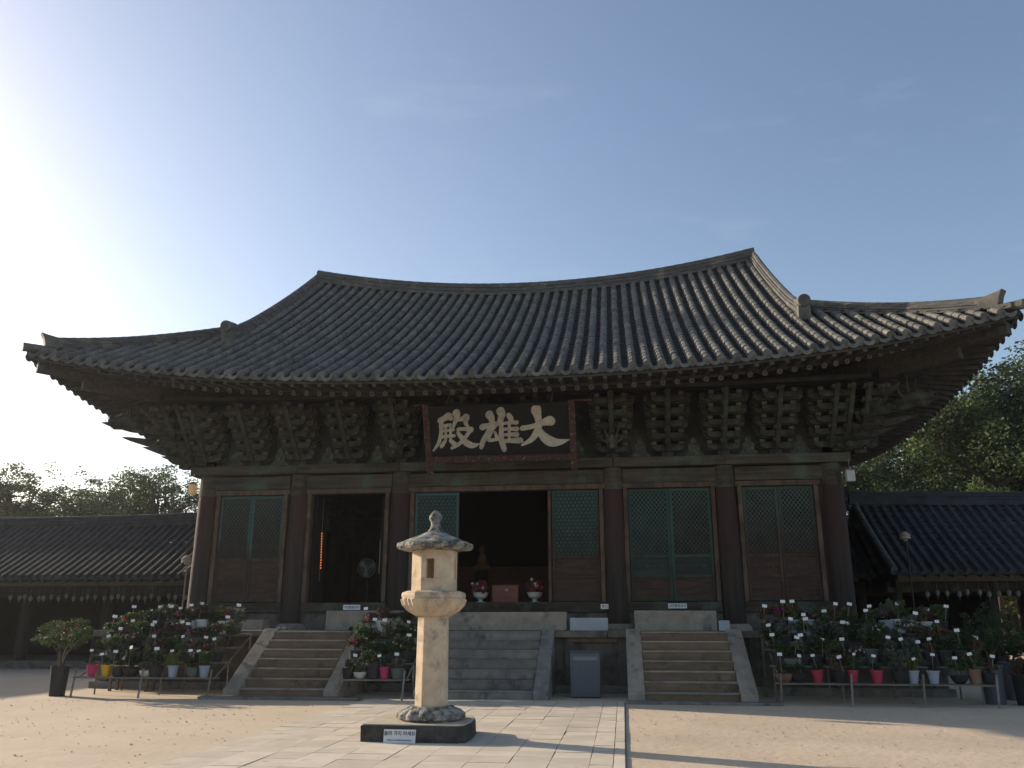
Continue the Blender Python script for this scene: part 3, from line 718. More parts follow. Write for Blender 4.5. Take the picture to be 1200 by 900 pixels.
for gi,(s0,s1) in enumerate(groups):
    m=MB()
    for si in range(s0,s1):
        P=STR[si]; pts=[]
        for i in range(len(P)-1):
            p0=P[max(i-1,0)];p1=P[i];p2=P[i+1];p3=P[min(i+2,len(P)-1)]
            for k in range(5):
                t=k/5; pts.append(tuple(.5*((2*p1[q])+(-p0[q]+p2[q])*t+(2*p0[q]-5*p1[q]+4*p2[q]-p3[q])*t*t+(-p0[q]+3*p1[q]-3*p2[q]+p3[q])*t**3) for q in range(3)))
        pts.append(P[-1]); Lf=[];Rt=[]
        for i,(x,y,r) in enumerate(pts):
            a=pts[max(i-1,0)];c=pts[min(i+1,len(pts)-1)]; dx,dy=c[0]-a[0],c[1]-a[1]; l=math.hypot(dx,dy) or 1; dx/=l;dy/=l
            r*=1.0+R.uniform(-.04,.04); Lf.append((x-dy*r,y+dx*r)); Rt.append((x+dy*r,y-dx*r))
            if i==0: d0=(dx,dy,r)
            if i==len(pts)-1: d1=(dx,dy,r)
        def cap(p,d,s): # rounded end from left side to right side
            o=[]
            for k in range(1,5):
                t=math.pi*k/5; ca,sa=math.cos(t),math.sin(t)
                o.append((p[0]+(-d[1]*ca*s+d[0]*sa*s)*d[2],p[1]+(d[0]*ca*s+d[1]*sa*s)*d[2]))
            return o
        e1=cap(pts[-1],d1,1); e0=cap(pts[0],d0,-1)
        out=Lf+e1+Rt[::-1]+e0; h=.028+.0006*(si-s0); n=len(out); k=len(Lf)
        vt=[sp_(*board_uv(*q),h) for q in out]; vb=[sp_(*board_uv(*q),.002) for q in out]
        fs=[(i,i+1,n-len(e0)-2-i,n-len(e0)-1-i) for i in range(k-1)]
        fs+=[tuple([k-1]+list(range(k,k+len(e1)))+[k+len(e1)]), tuple(list(range(n-len(e0),n))+[0,n-len(e0)-1])]
        fs+=[(i,(i+1)%n,n+(i+1)%n,n+i) for i in range(n)]
        m.add(vt+vb,fs)
    m.build('character','sign_letter',board)
m=MB()
for u in (.12,.88): m.tube([sp_(u,-.02,-.03),sp_(u,-.02,-.03)+Vector((0,.5,.45))],.02,6)
m.build('hanging_iron','steel',board)

# ------------------------------------------------------------------ text signs
def text_mesh(s,size,thick=.001):
    cu=bpy.data.curves.new('text','FONT'); cu.body=s; cu.size=size; cu.align_x='CENTER'; cu.align_y='CENTER'; cu.extrude=thick; cu.offset=size*.012
    o=bpy.data.objects.new('text',cu); C.objects.link(o); bpy.context.view_layer.update()
    dg=bpy.context.evaluated_depsgraph_get(); me=bpy.data.meshes.new_from_object(o.evaluated_get(dg)); bpy.data.objects.remove(o); return me
def plate(name,x,y,z,w,h,lines,label,bg_='card',ink='ink',tilt=0.0,cat='sign'):
    m=MB(); m.box(-w/2,w/2,-.008,.0,-h/2,h/2); t=thing(name,label,cat,(x,y,z)); t.rotation_euler=(-tilt,0,0)
    o=m.build('plate',bg_); o.parent=t
    for s,size,dz in lines:
        me=text_mesh(s,size); me.materials.clear(); me.materials.append(M[ink]); q=bpy.data.objects.new('lettering',me); C.objects.link(q)
        q.parent=t; q.location=(0,-.0105,dz); q.rotation_euler=(rad(90),0,0)
    return t
plate('notice_plate',-4.05,-.155,1.93,.46,.13,[('사진촬영금지',.075,-.0)],'small white notice plate on the sill below the open left doorway')
plate('notice_plate',2.62,-.155,1.94,.36,.12,[('출입금지',.085,-.0)],'small notice plate with red lettering right of the central doorway',ink='ink_red')
plate('notice_plate',4.35,-.155,1.95,.46,.12,[('사진촬영금지',.075,-.0)],'small white notice plate on the sill below the green doors')
plate('notice_plate',-.05,-10.30,.10,.44,.175,[('올라 가지 마세요',.062,.035),('Please do not climb the stone lantern',.022,-.045)],'white plate with dark lettering leaning on the stone lantern base block',tilt=.18)

# ------------------------------------------------------------------ stone lantern
LX,LY=.22,-9.6
ln=thing('stone_lantern','tall pale granite lantern with octagonal shaft standing on the paved path','stone lantern',(LX,LY,0.02))
m=MB(); m.m=0; 
n_=14
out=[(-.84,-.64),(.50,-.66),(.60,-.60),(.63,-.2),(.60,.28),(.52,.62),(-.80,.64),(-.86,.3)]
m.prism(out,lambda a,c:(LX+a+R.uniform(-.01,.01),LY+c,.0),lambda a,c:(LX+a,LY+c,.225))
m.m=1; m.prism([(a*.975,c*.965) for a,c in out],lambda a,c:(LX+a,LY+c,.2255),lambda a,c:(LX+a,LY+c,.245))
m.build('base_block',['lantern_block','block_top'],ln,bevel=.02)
m=MB(); n=96
def petals(j,k,t): return .11*abs(math.sin(t*7))-.05 if j in (1,2,3,4) else 0
m.lathe([(.43,.245),(.47,.28),(.465,.33),(.40,.385),(.33,.41),(.31,.43),(.0,.43)],96,(LX,LY,0),flute=petals)
m.build('lotus_base','lantern_cap',ln)
R8=.235
m=MB(); m.lathe([(R8*1.03,.425),(R8*.985,1.68)],8,(LX,LY,0)); m.build('shaft','lantern_stone',ln,bevel=.012)
def petals2(j,k,t): return (.13*abs(math.sin(t*4+.4))**.7-.07+.03*math.sin(t*24)) if j in (2,3,4) else 0
m=MB(); m.lathe([(.24,1.66),(.27,1.675),(.36,1.74),(.43,1.82),(.455,1.90),(.46,1.92)],96,(LX,LY,0),flute=petals2)
m.lathe([(.475,1.921),(.485,1.96),(.47,2.0),(.40,2.025),(.0,2.026)],8,(LX,LY,0)); m.build('lotus_bowl','lantern_stone',ln,bevel=.008)
# light chamber: eight walls, four of them pierced
m=MB(); ap=.315; hw=ap*math.tan(math.pi/8)
for k in range(8):
    a=-math.pi/2+k*math.pi/4; nrm=Vector((math.cos(a),math.sin(a),0)); sd=Vector((-nrm.y,nrm.x,0)); z0,z1=2.027,2.60
    def wallp(u0,u1,a0,a1):
        vs=[]
        for z in (a0,a1):
            for u,q in ((u0,ap),(u1,ap),(u1*.82,ap-.055),(u0*.82,ap-.055)): vs.append(Vector((LX,LY,z))+nrm*q+sd*u)
        m.add(vs,[(0,1,5,4),(1,2,6,5),(2,3,7,6),(3,0,4,7),(3,2,1,0),(4,5,6,7)])
    if k%2==0:
        w=.062; wallp(-hw,-w,z0,z1); wallp(w,hw,z0,z1); wallp(-w,w,z0,z0+.17); wallp(-w,w,z1-.12,z1)
        vs=[]
    else: wallp(-hw,hw,z0,z1)
m.build('light_chamber','lantern_stone',ln)
def capfl(j,k,t): return .03*math.cos(8*t) if j<3 else 0
m=MB(); prof=[(.0,2.60),(.34,2.60),(.52,2.625),(.553,2.66),(.548,2.715),(.46,2.745),(.33,2.80),(.20,2.86),(.11,2.90),(.0,2.90)]
vs_=[]
m.lathe([(max(r,.001),z) for r,z in prof],64,(LX,LY,0),flute=lambda j,k,t: .05*math.cos(8*t+math.pi)+R.uniform(-.018,.018) if 1<j<7 else 0)
m.build('cap_stone','lantern_cap',ln)
m=MB(); m.lathe([(.10,2.88),(.115,2.91),(.085,2.94),(.07,3.0),(.075,3.05),(.10,3.075),(.098,3.13),(.06,3.19),(.02,3.215)],20,(LX,LY,0)); m.build('finial','lantern_cap',ln,smooth=True)

# ------------------------------------------------------------------ things at the hall front
cb=thing('metal_cabinet','dark grey metal cabinet standing against the terrace between two staircases','cabinet',(2.14,-2.2,0))
m=MB(); m.box(1.82,2.46,-3.05,-2.6,.02,.93); m.build('body','cabinet',cb,bevel=.015)
m=MB(); m.box(1.80,2.48,-3.07,-2.58,.93,.965); m.build('lid','cabinet',cb,bevel=.01)
m=MB(); m.box(1.88,2.40,-3.062,-3.052,.77,.85); m.build('label_strip','cabinet_label',cb)
m=MB(); m.box(1.86,2.42,-3.058,-3.051,.10,.72); m.build('door','cabinet',cb,bevel=.004)
m=MB(); m.tube([(2.34,-3.075,.42),(2.34,-3.075,.54)],.008,6); m.build('handle','steel',cb)
def shoes(x,y,mm,lab):
    t=thing('pair_of_shoes',lab,'shoes',(x,y,1.37))
    for k in (-1,1):
        m=MB(); m.ell((x+k*.07,y,1.40),.045,.13,.035,10,5); m.ell((x+k*.07,y+.05,1.42),.042,.07,.04,10,5); m.build('shoe',mm,t,smooth=True)
shoes(-5.45,-1.35,'shoe_light','pale sneakers left on the terrace above the left stairs'); shoes(-3.55,-1.5,'shoe_dark','black shoes left on the terrace in front of the open left doorway')
# hanging lamp boxes at the outer columns
t=thing('hanging_lamp','cream box lamp hanging beside the leftmost column','lamp',(-8.62,-.5,4.9))
m=MB(); m.lathe([(.10,4.92),(.135,5.20)],4,(-8.62,-.5,0)); m.build('shade','lamp_paper',t,bevel=.01)
m=MB(); m.lathe([(.15,5.201),(.05,5.27)],4,(-8.62,-.5,0)); m.tube([(-8.62,-.5,5.26),(-8.62,-.5,5.50)],.008,6); m.build('cap','steel',t)
t=thing('hanging_lamp','white box lamp hanging beside the rightmost column','lamp',(8.72,-.5,4.9))
m=MB(); m.box(8.63,8.83,-.6,-.42,4.93,5.20); m.build('shade','lamp_white',t,bevel=.01)
m=MB(); m.box(8.62,8.84,-.61,-.41,5.201,5.23); m.tube([(8.73,-.5,5.23),(8.73,-.5,5.50)],.008,6); m.build('cap','steel',t)
def post_lamp(x,y,h,lab):
    t=thing('post_lamp',lab,'lamp post',(x,y,1.36)); m=MB(); m.tube([(x,y,1.36 if x<9.5 else 0),(x+.02,y,h-.25)],[.022,.02],8); m.build('post','stick' if x<0 else 'plastic_dark',t)  # left post coloured pale for sunlight, right post dark for shade
    m=MB(); m.lathe([(.05,h-.26),(.06,h-.22),(.15,h-.20),(.13,h-.14),(.15,h-.10),(.04,h)],10,(x,y,0)); m.build('head','granite',t)
post_lamp(-8.95,.2,3.35,'pale lamp on a thin post beside the leftmost column'); post_lamp(10.9,2.8,4.0,'pale lamp on a thin post right of the hall')

# ------------------------------------------------------------------ inside the hall
t=thing('donation_box','reddish brown wooden offering box with metal clasp in the central doorway','box',(.05,.55,2.04))
m=MB(); m.box(-.40,.28,.3,.75,2.045,2.47); m.build('body','box_wood',t,bevel=.012)
m=MB(); m.box(-.42,.30,.28,.77,2.47,2.50); m.build('lid','box_wood',t,bevel=.008)
m=MB(); m.box(-.06,.02,.286,.299,2.34,2.40); m.build('clasp','stick',t)
def blossom(m,c,s,n=10):
    c=Vector(c)
    for k in range(n):
        v=Vector((R.gauss(0,1),R.gauss(0,1),R.gauss(0,1))).normalized(); a=v.orthogonal().normalized(); b_=v.cross(a)
        m.quad(c+v*s*.7,a*s*.42,b_*s*.42)
def urn(x,lab):
    t=thing('flower_urn',lab,'flower vase',(x,.45,2.04))
    m=MB(); m.lathe([(.10,2.045),(.11,2.07),(.05,2.10),(.06,2.13),(.17,2.20),(.20,2.29),(.215,2.31),(.15,2.315)],18,(x,.45,0)); m.build('urn','plastic_white',t,smooth='auto')
    m=MB(); leaves(m,(x,.45,2.42),.24,.14,170,.045); m.build('foliage','leaf_grey',t)
    m=MB()
    for k in range(16):
        a=R.uniform(0,6.28); r=R.uniform(0,.24); blossom(m,(x+r*math.cos(a),.42-abs(r*math.sin(a)),2.40+R.uniform(-.02,.22)-r*.3),.06,12)
    m.build('flowers','petal_red',t)
    m=MB()
    for k in range(3): blossom(m,(x+R.uniform(-.25,.2),.25,2.40+R.uniform(-.05,.25)),.05,9)
    m.build('white_flowers','petal_white',t)
def leaves(m,c,rx,rz,n,s,shell=.5,ry=None):
    ry=ry or rx
    for k in range(n):
        v=Vector((R.gauss(0,1),R.gauss(0,1),R.gauss(0,1))).normalized(); q=shell+(1-shell)*R.random()
        p=Vector((c[0]+v.x*rx*q,c[1]+v.y*ry*q,c[2]+v.z*rz*q))
        a=Vector((R.gauss(0,1),R.gauss(0,1),R.gauss(0,.6))).normalized(); b_=a.orthogonal().normalized()
        b_=(Matrix.Rotation(R.uniform(0,6.28),3,a)@b_); l=s*R.uniform(.7,1.3)
        m.add([p-a*l,p-b_*l*.45,p+a*l,p+b_*l*.45],[(0,1,2,3)])
urn(-.74,'white urn of red and white flowers left of the offering box'); urn(.71,'white urn of red flowers right of the offering box')
t=thing('electric_fan','round standing fan with wire guard inside the open left doorway','fan',(-4.0,.9,2.04))
m=MB(); 
for r in (.25,.16,.08): m.tube([( -4.0+r*math.cos(a*.2618),.85,3.0+r*math.sin(a*.2618)) for a in range(25)],.006,5)
for a in range(24): m.tube([(-4.0,.82,3.0),(-4.0+.25*math.cos(a*.2618),.85,3.0+.25*math.sin(a*.2618))],.003,4)
m.build('guard','steel',t)
m=MB()
for a in range(3):
    an=a*2.094+.4; m.add([(-4.0,.87,3.0),(-4.0+.22*math.cos(an-.35),.86,3.0+.22*math.sin(an-.35)),(-4.0+.24*math.cos(an),.88,3.0+.24*math.sin(an)),(-4.0+.22*math.cos(an+.35),.90,3.0+.22*math.sin(an+.35))],[(0,1,2,3)])
m.ell((-4.0,.87,3.0),.05,.06,.05); m.build('blades','cabinet',t)
m=MB(); m.tube([(-4.0,.95,2.07),(-4.0,.95,2.95)],.02,8); m.lathe([(.2,2.045),(.19,2.07),(.03,2.09)],18,(-4.0,.95,0)); m.build('stand','plastic_dark',t)
STX,STZ=-5.22,3.92
t=thing('light_string','vertical string of small glowing orange lamps inside the open left doorway','string lights',(-5.12,1.2,2.04))
m=MB()
for k in range(14): m.ell((STX+k*.002,.5,STZ-k*.072),.019,.019,.022,8,5)
m.build('beads','lit_bead',t)
m=MB(); m.tube([(STX,.5,STZ-1.3),(STX,.5,4.9)],.005,5); m.build('cord','steel',t)
t=thing('bead_curtain','hanging strip of small white beads at the right jamb of the open left doorway','bead strip',(-3.42,.6,2.04))
m=MB()
for k in range(20):
    for q in (0,1): m.ell((-3.50+q*.05,.35,3.66-k*.044),.014,.014,.018,6,4)
m.build('beads','lamp_white',t)
m=MB(); m.box(-3.52,-3.43,.345,.355,3.69,3.72); m.tube([(-3.475,.35,4.9),(-3.475,.35,3.7)],.004,5); m.build('cord','steel',t)
t=thing('altar','dark tiered wooden altar deep inside the hall','altar',(0,7.6,2.04))
m=MB(); m.box(-3,3,7.0,8.3,2.05,3.0); m.box(-2.7,2.7,7.4,8.3,3.0,3.4); m.build('tier','box_wood',t,bevel=.02)
t=thing('seated_statue','small dim gilded seated figure inside the central doorway','statue',(-1.35,4.4,3.1))
m=MB(); m.tube([(-1.35,4.4,2.04),(-1.35,4.4,3.1)],[.25,.2],10); m.build('pedestal','interior',t)
m=MB(); m.ell((-1.35,4.4,3.2),.26,.2,.12); m.ell((-1.35,4.4,3.42),.15,.12,.24); m.ell((-1.35,4.4,3.72),.085,.085,.11); m.ell((-1.35,4.4,3.84),.04,.04,.04); m.build('figure','gold',t,smooth=True)

# ------------------------------------------------------------------ galleries
def gallery(L,label,loc,rz,zr_=5.55,cols=True,opening=None,lanterns=None,rows=True):
    """local frame: x along 0..L, front eave at y=0, ridge y=3.6, rear eave y=7.2"""
    t=thing('gallery',label,'gallery',loc)
    ex,zev=0.,3.02
    def gz_(y): 
        q=min(y,7.2-y)/3.6; return zev+(zr_-.35-zev)*(q-.12*q*(1-q))
    m=MB()
    n=int(L/.31)
    for k in range(n+1):
        x=k*.31+R.uniform(-.006,.006)
        for s0,s1,ns in ((0,3.5,9),(7.2,3.7,4)):
            for i in range(ns):
                a=lerp(s0,s1,i/ns); c=lerp(s0,s1,(i+1)/ns); vs=[]
                for yy,r in ((a,.088),(c,.076)):
                    for q in range(5):
                        tt=math.pi*q/4; vs.append((x+r*math.cos(tt),yy,gz_(yy)+r*math.sin(tt)+.01))
                m.add(vs,[(q,q+1,6+q,5+q) for q in range(4)]+[(0,1,2,3,4)])
        m.tube([(x,-.02,gz_(0)),(x,.05,gz_(0)+.01)],[.095,.092],10)
    m.m=1
    for k in range(n):
        x=k*.31+.155
        for s0,s1,ns in ((0,3.6,12),(7.2,3.6,4)):
            for i in range(ns):
                a=lerp(s0,s1,i/ns); c=lerp(s0,s1,(i+1)/ns); vs=[]
                for yy,o in ((a,.02),(c,0)):
                    for px,pz in ((-.155,.02),(0,-.03),(.155,.02)): vs.append((x+px,yy,gz_(yy)+pz+o-.01))
                m.add(vs,[(0,1,4,3),(1,2,5,4)])
        m.add([(x-.13,-.03,gz_(0)),(x,-.05,gz_(0)-.03),(x+.13,-.03,gz_(0)),(x+.08,-.06,gz_(0)-.10),(x-.08,-.06,gz_(0)-.10)],[(0,1,2,3,4)])
    m.m=2; m.add([(-.1,-.0,zev-.10),(L+.1,-.0,zev-.10),(L+.1,3.6,zev+.75),(-.1,3.6,zev+.75),(L+.1,7.2,zev-.10),(-.1,7.2,zev-.10)],[(0,1,2,3),(3,2,4,5)])
    def P(o,rn=None): o.parent=t; o.location=(0,0,0); return o
    ro=P(m.build('roof',['tile_gallery','tile_pan','soffit']))
    pts=[(lerp(-.15,L+.15,i/40),3.6,zr_-.36+.16*(abs(i-20)/20)**3) for i in range(41)]
    m=MB()
    for i in range(40):
        a,c=Vector(pts[i]),Vector(pts[i+1])
        for q,(w,h0,h1) in enumerate(((.30,-.1,.09),(.26,.10,.19),(.28,.20,.28))):
            m.bar(a+Vector((0,0,(h0+h1)/2)),c+Vector((0,0,(h0+h1)/2)),w,h1-h0)
        m.tube([a+Vector((0,0,.30)),c+Vector((0,0,.30))],[.08,.075],8)
    o=m.build('main_ridge','tile_gallery'); o.parent=ro
    for xx in (0.02,L-.02):
        m=MB(); m.tube([(xx,-.05,gz_(0)+.08)]+[(xx,y_,gz_(y_)+.10) for y_ in (.6,1.2,1.8,2.4,3,3.5)],.10,8); o=m.build('verge_ridge','ridge'); o.parent=ro
    for xx in (.25,L-.25):
        m=MB(); m.prism([(.6,2.6),(6.6,2.6),(6.6,3.2),(3.6,4.7),(.6,3.2)],lambda a,c:(xx-.04,a,c),lambda a,c:(xx+.04,a,c)); P(m.build('gable_wall','wood_z'))
    m=MB(); m.box(-.2,L+.2,.75,6.5,0,.26); P(m.build('plinth','granite_dark',bevel=.01))
    nb=max(2,round(L/3.0)); bw=(L-.8)/nb
    for k in range(nb+1):
        x=.4+k*bw
        for yy in (1.3,5.8):
            m=MB(); m.tube([(x,yy,.26),(x,yy,2.75)],[.19,.16],12); P(m.build('column','column'))
    for yy in (1.3,5.8):
        m=MB(); m.box(.1,L-.1,yy-.13,yy+.13,2.45,2.78); P(m.build('beam','wood_x',bevel=.015))
    m=MB(); k=0
    while .2+k*.4<L:
        x=.2+k*.4; m.tube([(x,.10,zev-.14),(x,1.9,zev+.25)],.06,8); k+=1
    P(m.build('rafters','rafter'))
    for k in range(nb):
        a=.4+k*bw+.17; c=.4+(k+1)*bw-.17
        if opening and a<opening[0]<c: c=opening[0]
        elif opening and not (c<opening[0] or a>opening[1]): continue
        m=MB(); m.box(a,c,5.75,5.85,.26,2.45); P(m.build('rear_wall','interior'))
    t.rotation_euler=(0,0,rz); return t
gl=gallery(19.5,'long open gallery with dark tiled roof left of the hall',(-31.1,5.2,0),0)
gr=gallery(26.0,'long open gallery with dark tiled roof right of the hall',(11.2,5.2,0),0,5.85,opening=(5.2,12.5))
gk=gallery(3.4,'short dark tiled link between the hall and the right gallery',(8.0,7.0,0),0,6.3)
gw=gallery(49.0,'tiled gallery along the west side of the courtyard, beyond the frame',(-23.5,-40,0),rad(90))
# small paper lanterns hung in rows under the gallery eaves
t0=thing('paper_lantern','x','paper lantern',(-18.6,6.1,2.4),'small white paper lanterns under the left gallery eave')
m=MB(); m.lathe([(.03,-.11),(.06,-.06),(.07,.0),(.05,.05),(.02,.07)],8); o=m.build('shade','lantern_paper'); o.parent=t0
m=MB(); m.tube([(0,0,.05),(0,0,.32)],.004,4); m.tube([(0,0,-.09),(0,0,-.22)],[.012,.003],5); o=m.build('cord','stick'); o.parent=t0
ORD2=ORD+['twentieth']+['twenty-'+w_ for w_ in ORD[:9]]
t0['label']='leftmost small white paper lantern hanging in the row under the left gallery eave'
for k in range(1,26): 
    c=dup(t0,(-18.6+k*.27+R.uniform(-.05,.05),6.1+R.uniform(-.1,.1),2.40+R.uniform(-.05,.05)),'%s small white paper lantern from the left under the left gallery eave'%ORD2[k],R.uniform(0,3))
for k in range(22):
    c=dup(t0,(12.4+k*.30+R.uniform(-.05,.05),6.1+R.uniform(-.1,.1),2.42+R.uniform(-.05,.05)),'%s small white paper lantern from the left under the right gallery eave'%ORD2[k],R.uniform(0,3),group='small white paper lanterns under the right gallery eave')

# ------------------------------------------------------------------ flower stands and pots
def stand(x0,x1,label,nleg,depth=.5,yf=-4.22,zs=(.42,.72,1.02,1.30)):
    t=thing('flower_stand',label,'plant stand',((x0+x1)/2,yf+.8,0)); 
    for i,z in enumerate(zs):
        m=MB(); y0=yf+i*.50; m.box(x0,x1,y0,y0+.13,z-.03,z,.004); m.box(x0,x1,y0+.15,y0+.30,z-.03,z,.004)
        m.build('shelf','stand_wood',t,bevel=.004)
    for k in range(nleg):
        x=lerp(x0+.06,x1-.06,k/(nleg-1)); m=MB()
        m.tube([(x-.02,yf-.05,0),(x+.02,yf-.02,.60)],.022,8); m.tube([(x,yf+1.85,0),(x,yf+1.85,1.30)],.022,8)
        m.tube([(x+.03,yf+.1,.40),(x+.03,yf+1.85,1.27)],.018,8); m.tube([(x+.02,yf+.75,0),(x+.02,yf+.75,.70)],.018,8)
        m.build('leg','steel' if k%2 else 'stand_wood',t)
    return t
stand(-8.95,-5.72,'four tier plant stand crowded with potted azaleas left of the left stairs',3)
stand(-2.98,-1.50,'narrow four tier plant stand of potted azaleas between left and central stairs',2)
stand(5.95,10.05,'four tier plant stand crowded with potted azaleas right of the right stairs',4)
# pot shapes
def pot_mesh(kind):
    m=MB()
    if kind=='bucket': m.lathe([(.085,0),(.125,.24),(.14,.245),(.14,.27),(.12,.27),(.11,.235),(.0,.235)],18)
    elif kind=='bowl': m.lathe([(.07,0),(.13,.06),(.16,.13),(.165,.15),(.14,.15),(.13,.13),(.0,.13)],18)
    elif kind=='tray': m.box(-.17,.17,-.11,.11,.02,.12); m.box(-.15,-.10,-.09,.09,0,.02); m.box(.10,.15,-.09,.09,0,.02); 
    else: m.lathe([(.09,0),(.12,.10),(.13,.18),(.135,.20),(.115,.20),(.11,.17),(.0,.17)],14)
    return m
POTH={'bucket':.235,'bowl':.13,'tray':.12,'round':.17}
plant_src={}
def plant_proto(kind,potmat,leafmat,flmat,fl_n,shape,idx):
    key=(kind,potmat,leafmat,flmat,fl_n,shape,idx)
    if key in plant_src: return plant_src[key]
    h=POTH[kind]; t=bpy.data.objects.new('potted_plant',None); C.objects.link(t)
    o=pot_mesh(kind).build('pot',potmat,bevel=0,smooth='auto' if kind!='tray' else False); o.parent=t
    m=MB(); top=h
    if shape=='dome': 
        hh=R.uniform(.16,.22); cz=h+hh
        for q in range(9):
            a=R.uniform(0,6.28); r=R.uniform(.02,.15); leaves(m,(r*math.cos(a)*1.2,r*math.sin(a),cz+R.uniform(-.08,.08)),.10,.075,75,.029,.2)
        top=cz+.08
    elif shape=='spray':
        for q in range(24):
            a=R.uniform(0,6.28); r=R.uniform(.04,.20); z1=h+R.uniform(.10,.32); pt=[Vector((0,0,h)),Vector((r*.5*math.cos(a),r*.5*math.sin(a),(h+z1)/2+.03)),Vector((r*math.cos(a),r*math.sin(a),z1))]
            m.tube(pt,[.005,.004,.003],3,False); leaves(m,pt[2],.055,.065,28,.029,.1); leaves(m,pt[1],.05,.06,16,.027,.1)
        top=h+.30
    else:
        for q in range(6):
            a=R.uniform(0,6.28); r=R.uniform(0,.13); leaves(m,(r*math.cos(a)*1.2,r*math.sin(a),h+.08+R.uniform(0,.10)),.09,.06,66,.026,.2)
        top=h+.14
    o=m.build('foliage',leafmat); o.parent=t
    m=MB(); 
    for q in range(3): a=R.uniform(0,6.28); m.tube([(0,0,h-.03),(.03*math.cos(a),.03*math.sin(a),h+.08),(.08*math.cos(a),.08*math.sin(a),top-.04)],[.014,.009,.004],5)
    o=m.build('stem','bark'); o.parent=t
    if flmat:
        m=MB()
        for q in range(fl_n):
            v=Vector((R.gauss(0,1),R.gauss(0,1)-.4,abs(R.gauss(0,.8)))).normalized(); blossom(m,(v.x*.16,v.y*.16,(h+top)/2+.02+v.z*.12),.026,7)
        o=m.build('flowers',flmat); o.parent=t
    for ob in [t]+list(t.children): pass
    plant_src[key]=t; return t
tagm=MB(); tagm.m=0; tagm.tube([(0,0,0),(0,0,.30)],.0045,5); tagm.m=1; tagm.box(-.043,.043,-.007,-.002,.275,.328)
tag_me=tagm.build('name_tag',['stick','card']); tag_data=tag_me.data; bpy.data.objects.remove(tag_me)
FLW={None:'leafy','petal_red':'red flowering','petal_pink':'pink flowering','petal_magenta':'magenta flowering','petal_purple':'purple flowering','petal_white':'white flowering'}
LFW={'leaf_dark':'dark green','leaf_mid':'green','leaf_grey':'grey green','leaf_yellow':'yellow green','leaf_rust':'rusty brown'}
PTW={'plastic_magenta':'magenta plastic pot','plastic_red':'red plastic pot','plastic_yellow':'yellow plastic pot','plastic_grey':'pale blue grey pot','plastic_white':'white pot','plastic_dark':'black pot','terracotta':'clay pot','glazed_green':'glazed pot'}
POTMATS=['plastic_dark']*12+['glazed_green']*3+['terracotta']
def place(x,y,z,kind,pm,lm,fm,fn,shape,stand_name,tier,idx,tg=True,s=1.0):
    src=plant_proto(kind,pm,lm,fm,fn,shape,R.randint(0,1) if fn<30 else 0)
    t=dup(src,(x,y,z),None,R.uniform(-.4,.4),s)
    tag(t,'%s %s plant, %s, %s on the %s shelf, %s stand'%(LFW[lm],FLW[fm],PTW[pm],ORD[idx],tier,stand_name),'potted plant','potted plants on the flower stands')
    if tg:
        o=bpy.data.objects.new('name_tag',tag_data); C.objects.link(o); o.parent=t; h=POTH[kind]
        o.location=(R.uniform(-.10,.10),R.uniform(-.13,-.08),h*.9+R.uniform(0,.12)); o.rotation_euler=(R.uniform(-.15,.1),R.uniform(-.25,.25),R.uniform(-.5,.5))
SPEC={ # special pots seen in the front rows: x -> (kind, pot, leaf, flower, n, shape)
 'left':{-8.62:('bucket','plastic_magenta','leaf_dark',None,0,'low'),-8.28:('bucket','plastic_yellow','leaf_dark',None,0,'low'),-7.35:('bowl','plastic_white','leaf_grey',None,0,'low'),
         -6.72:('bucket','plastic_grey','leaf_yellow',None,0,'spray'),-6.02:('bucket','plastic_grey','leaf_mid',None,0,'spray')},
 'narrow':{-2.55:('bowl','plastic_white','leaf_grey',None,0,'spray'),-2.02:('bucket','plastic_magenta','leaf_dark',None,0,'low')},
 'right':{6.75:('bucket','plastic_red','leaf_dark',None,0,'low'),7.42:('bucket','plastic_red','leaf_mid',None,0,'spray'),7.88:('bucket','plastic_red','leaf_dark',None,0,'low'),
          8.55:('bucket','plastic_grey','leaf_yellow',None,0,'spray'),8.93:('bucket','plastic_grey','leaf_dark',None,0,'low')}}
def fill(name,x0,x1,tiers,yf=-4.22,zs=(.42,.72,1.02,1.30)):
    for ti,tn in enumerate(tiers):
        xs=[]; sp=list(SPEC[name].items()) if ti==0 else []
        x=x0+.17
        while x<x1-.1:
            if all(abs(x-q)>.22 for q,_ in sp): xs.append((x,None))
            x+=R.uniform(.25,.30)
        xs+=[(q,v) for q,v in sp]; xs.sort(key=lambda a:a[0])
        for i,(x,v) in enumerate(xs):
            y=yf+.15+ti*.50+R.uniform(-.02,.02)
            if v: place(x,y,zs[ti],*v,name,tn,i,True,.9); continue
            lm=R.choice(['leaf_dark']*5+['leaf_mid']*3+['leaf_grey']*2+['leaf_rust']*2); fm=None; fn=0
            q=R.random()
            if name=='left' and ti>=2:
                if q<.55: fm=R.choice(['petal_pink','petal_red','petal_magenta','petal_white','petal_pink']); fn=14
            elif q<.16: fm=R.choice(['petal_red','petal_magenta','petal_pink','petal_white']); fn=9
            kd=R.choice(['round','round','tray','bowl','bucket']); pm=R.choice(POTMATS)
            if ti==3 and R.random()<.22: kd,pm='bucket',R.choice(['plastic_white','plastic_grey'])
            sh=R.choice(['dome','dome','spray','spray','low'] if ti else ['low','spray','dome'])
            place(x,y,zs[ti],kd,pm,lm,fm,fn,sh,name,tn,i,R.random()<.72,R.uniform(1.0,1.25))
TN=['bottom','second','third','top']
fill('left',-8.95,-5.72,TN); fill('narrow',-2.98,-1.50,TN); fill('right',5.95,10.05,TN)
for t in plant_src.values():
    for ch in list(t.children): bpy.data.objects.remove(ch)
    bpy.data.objects.remove(t)
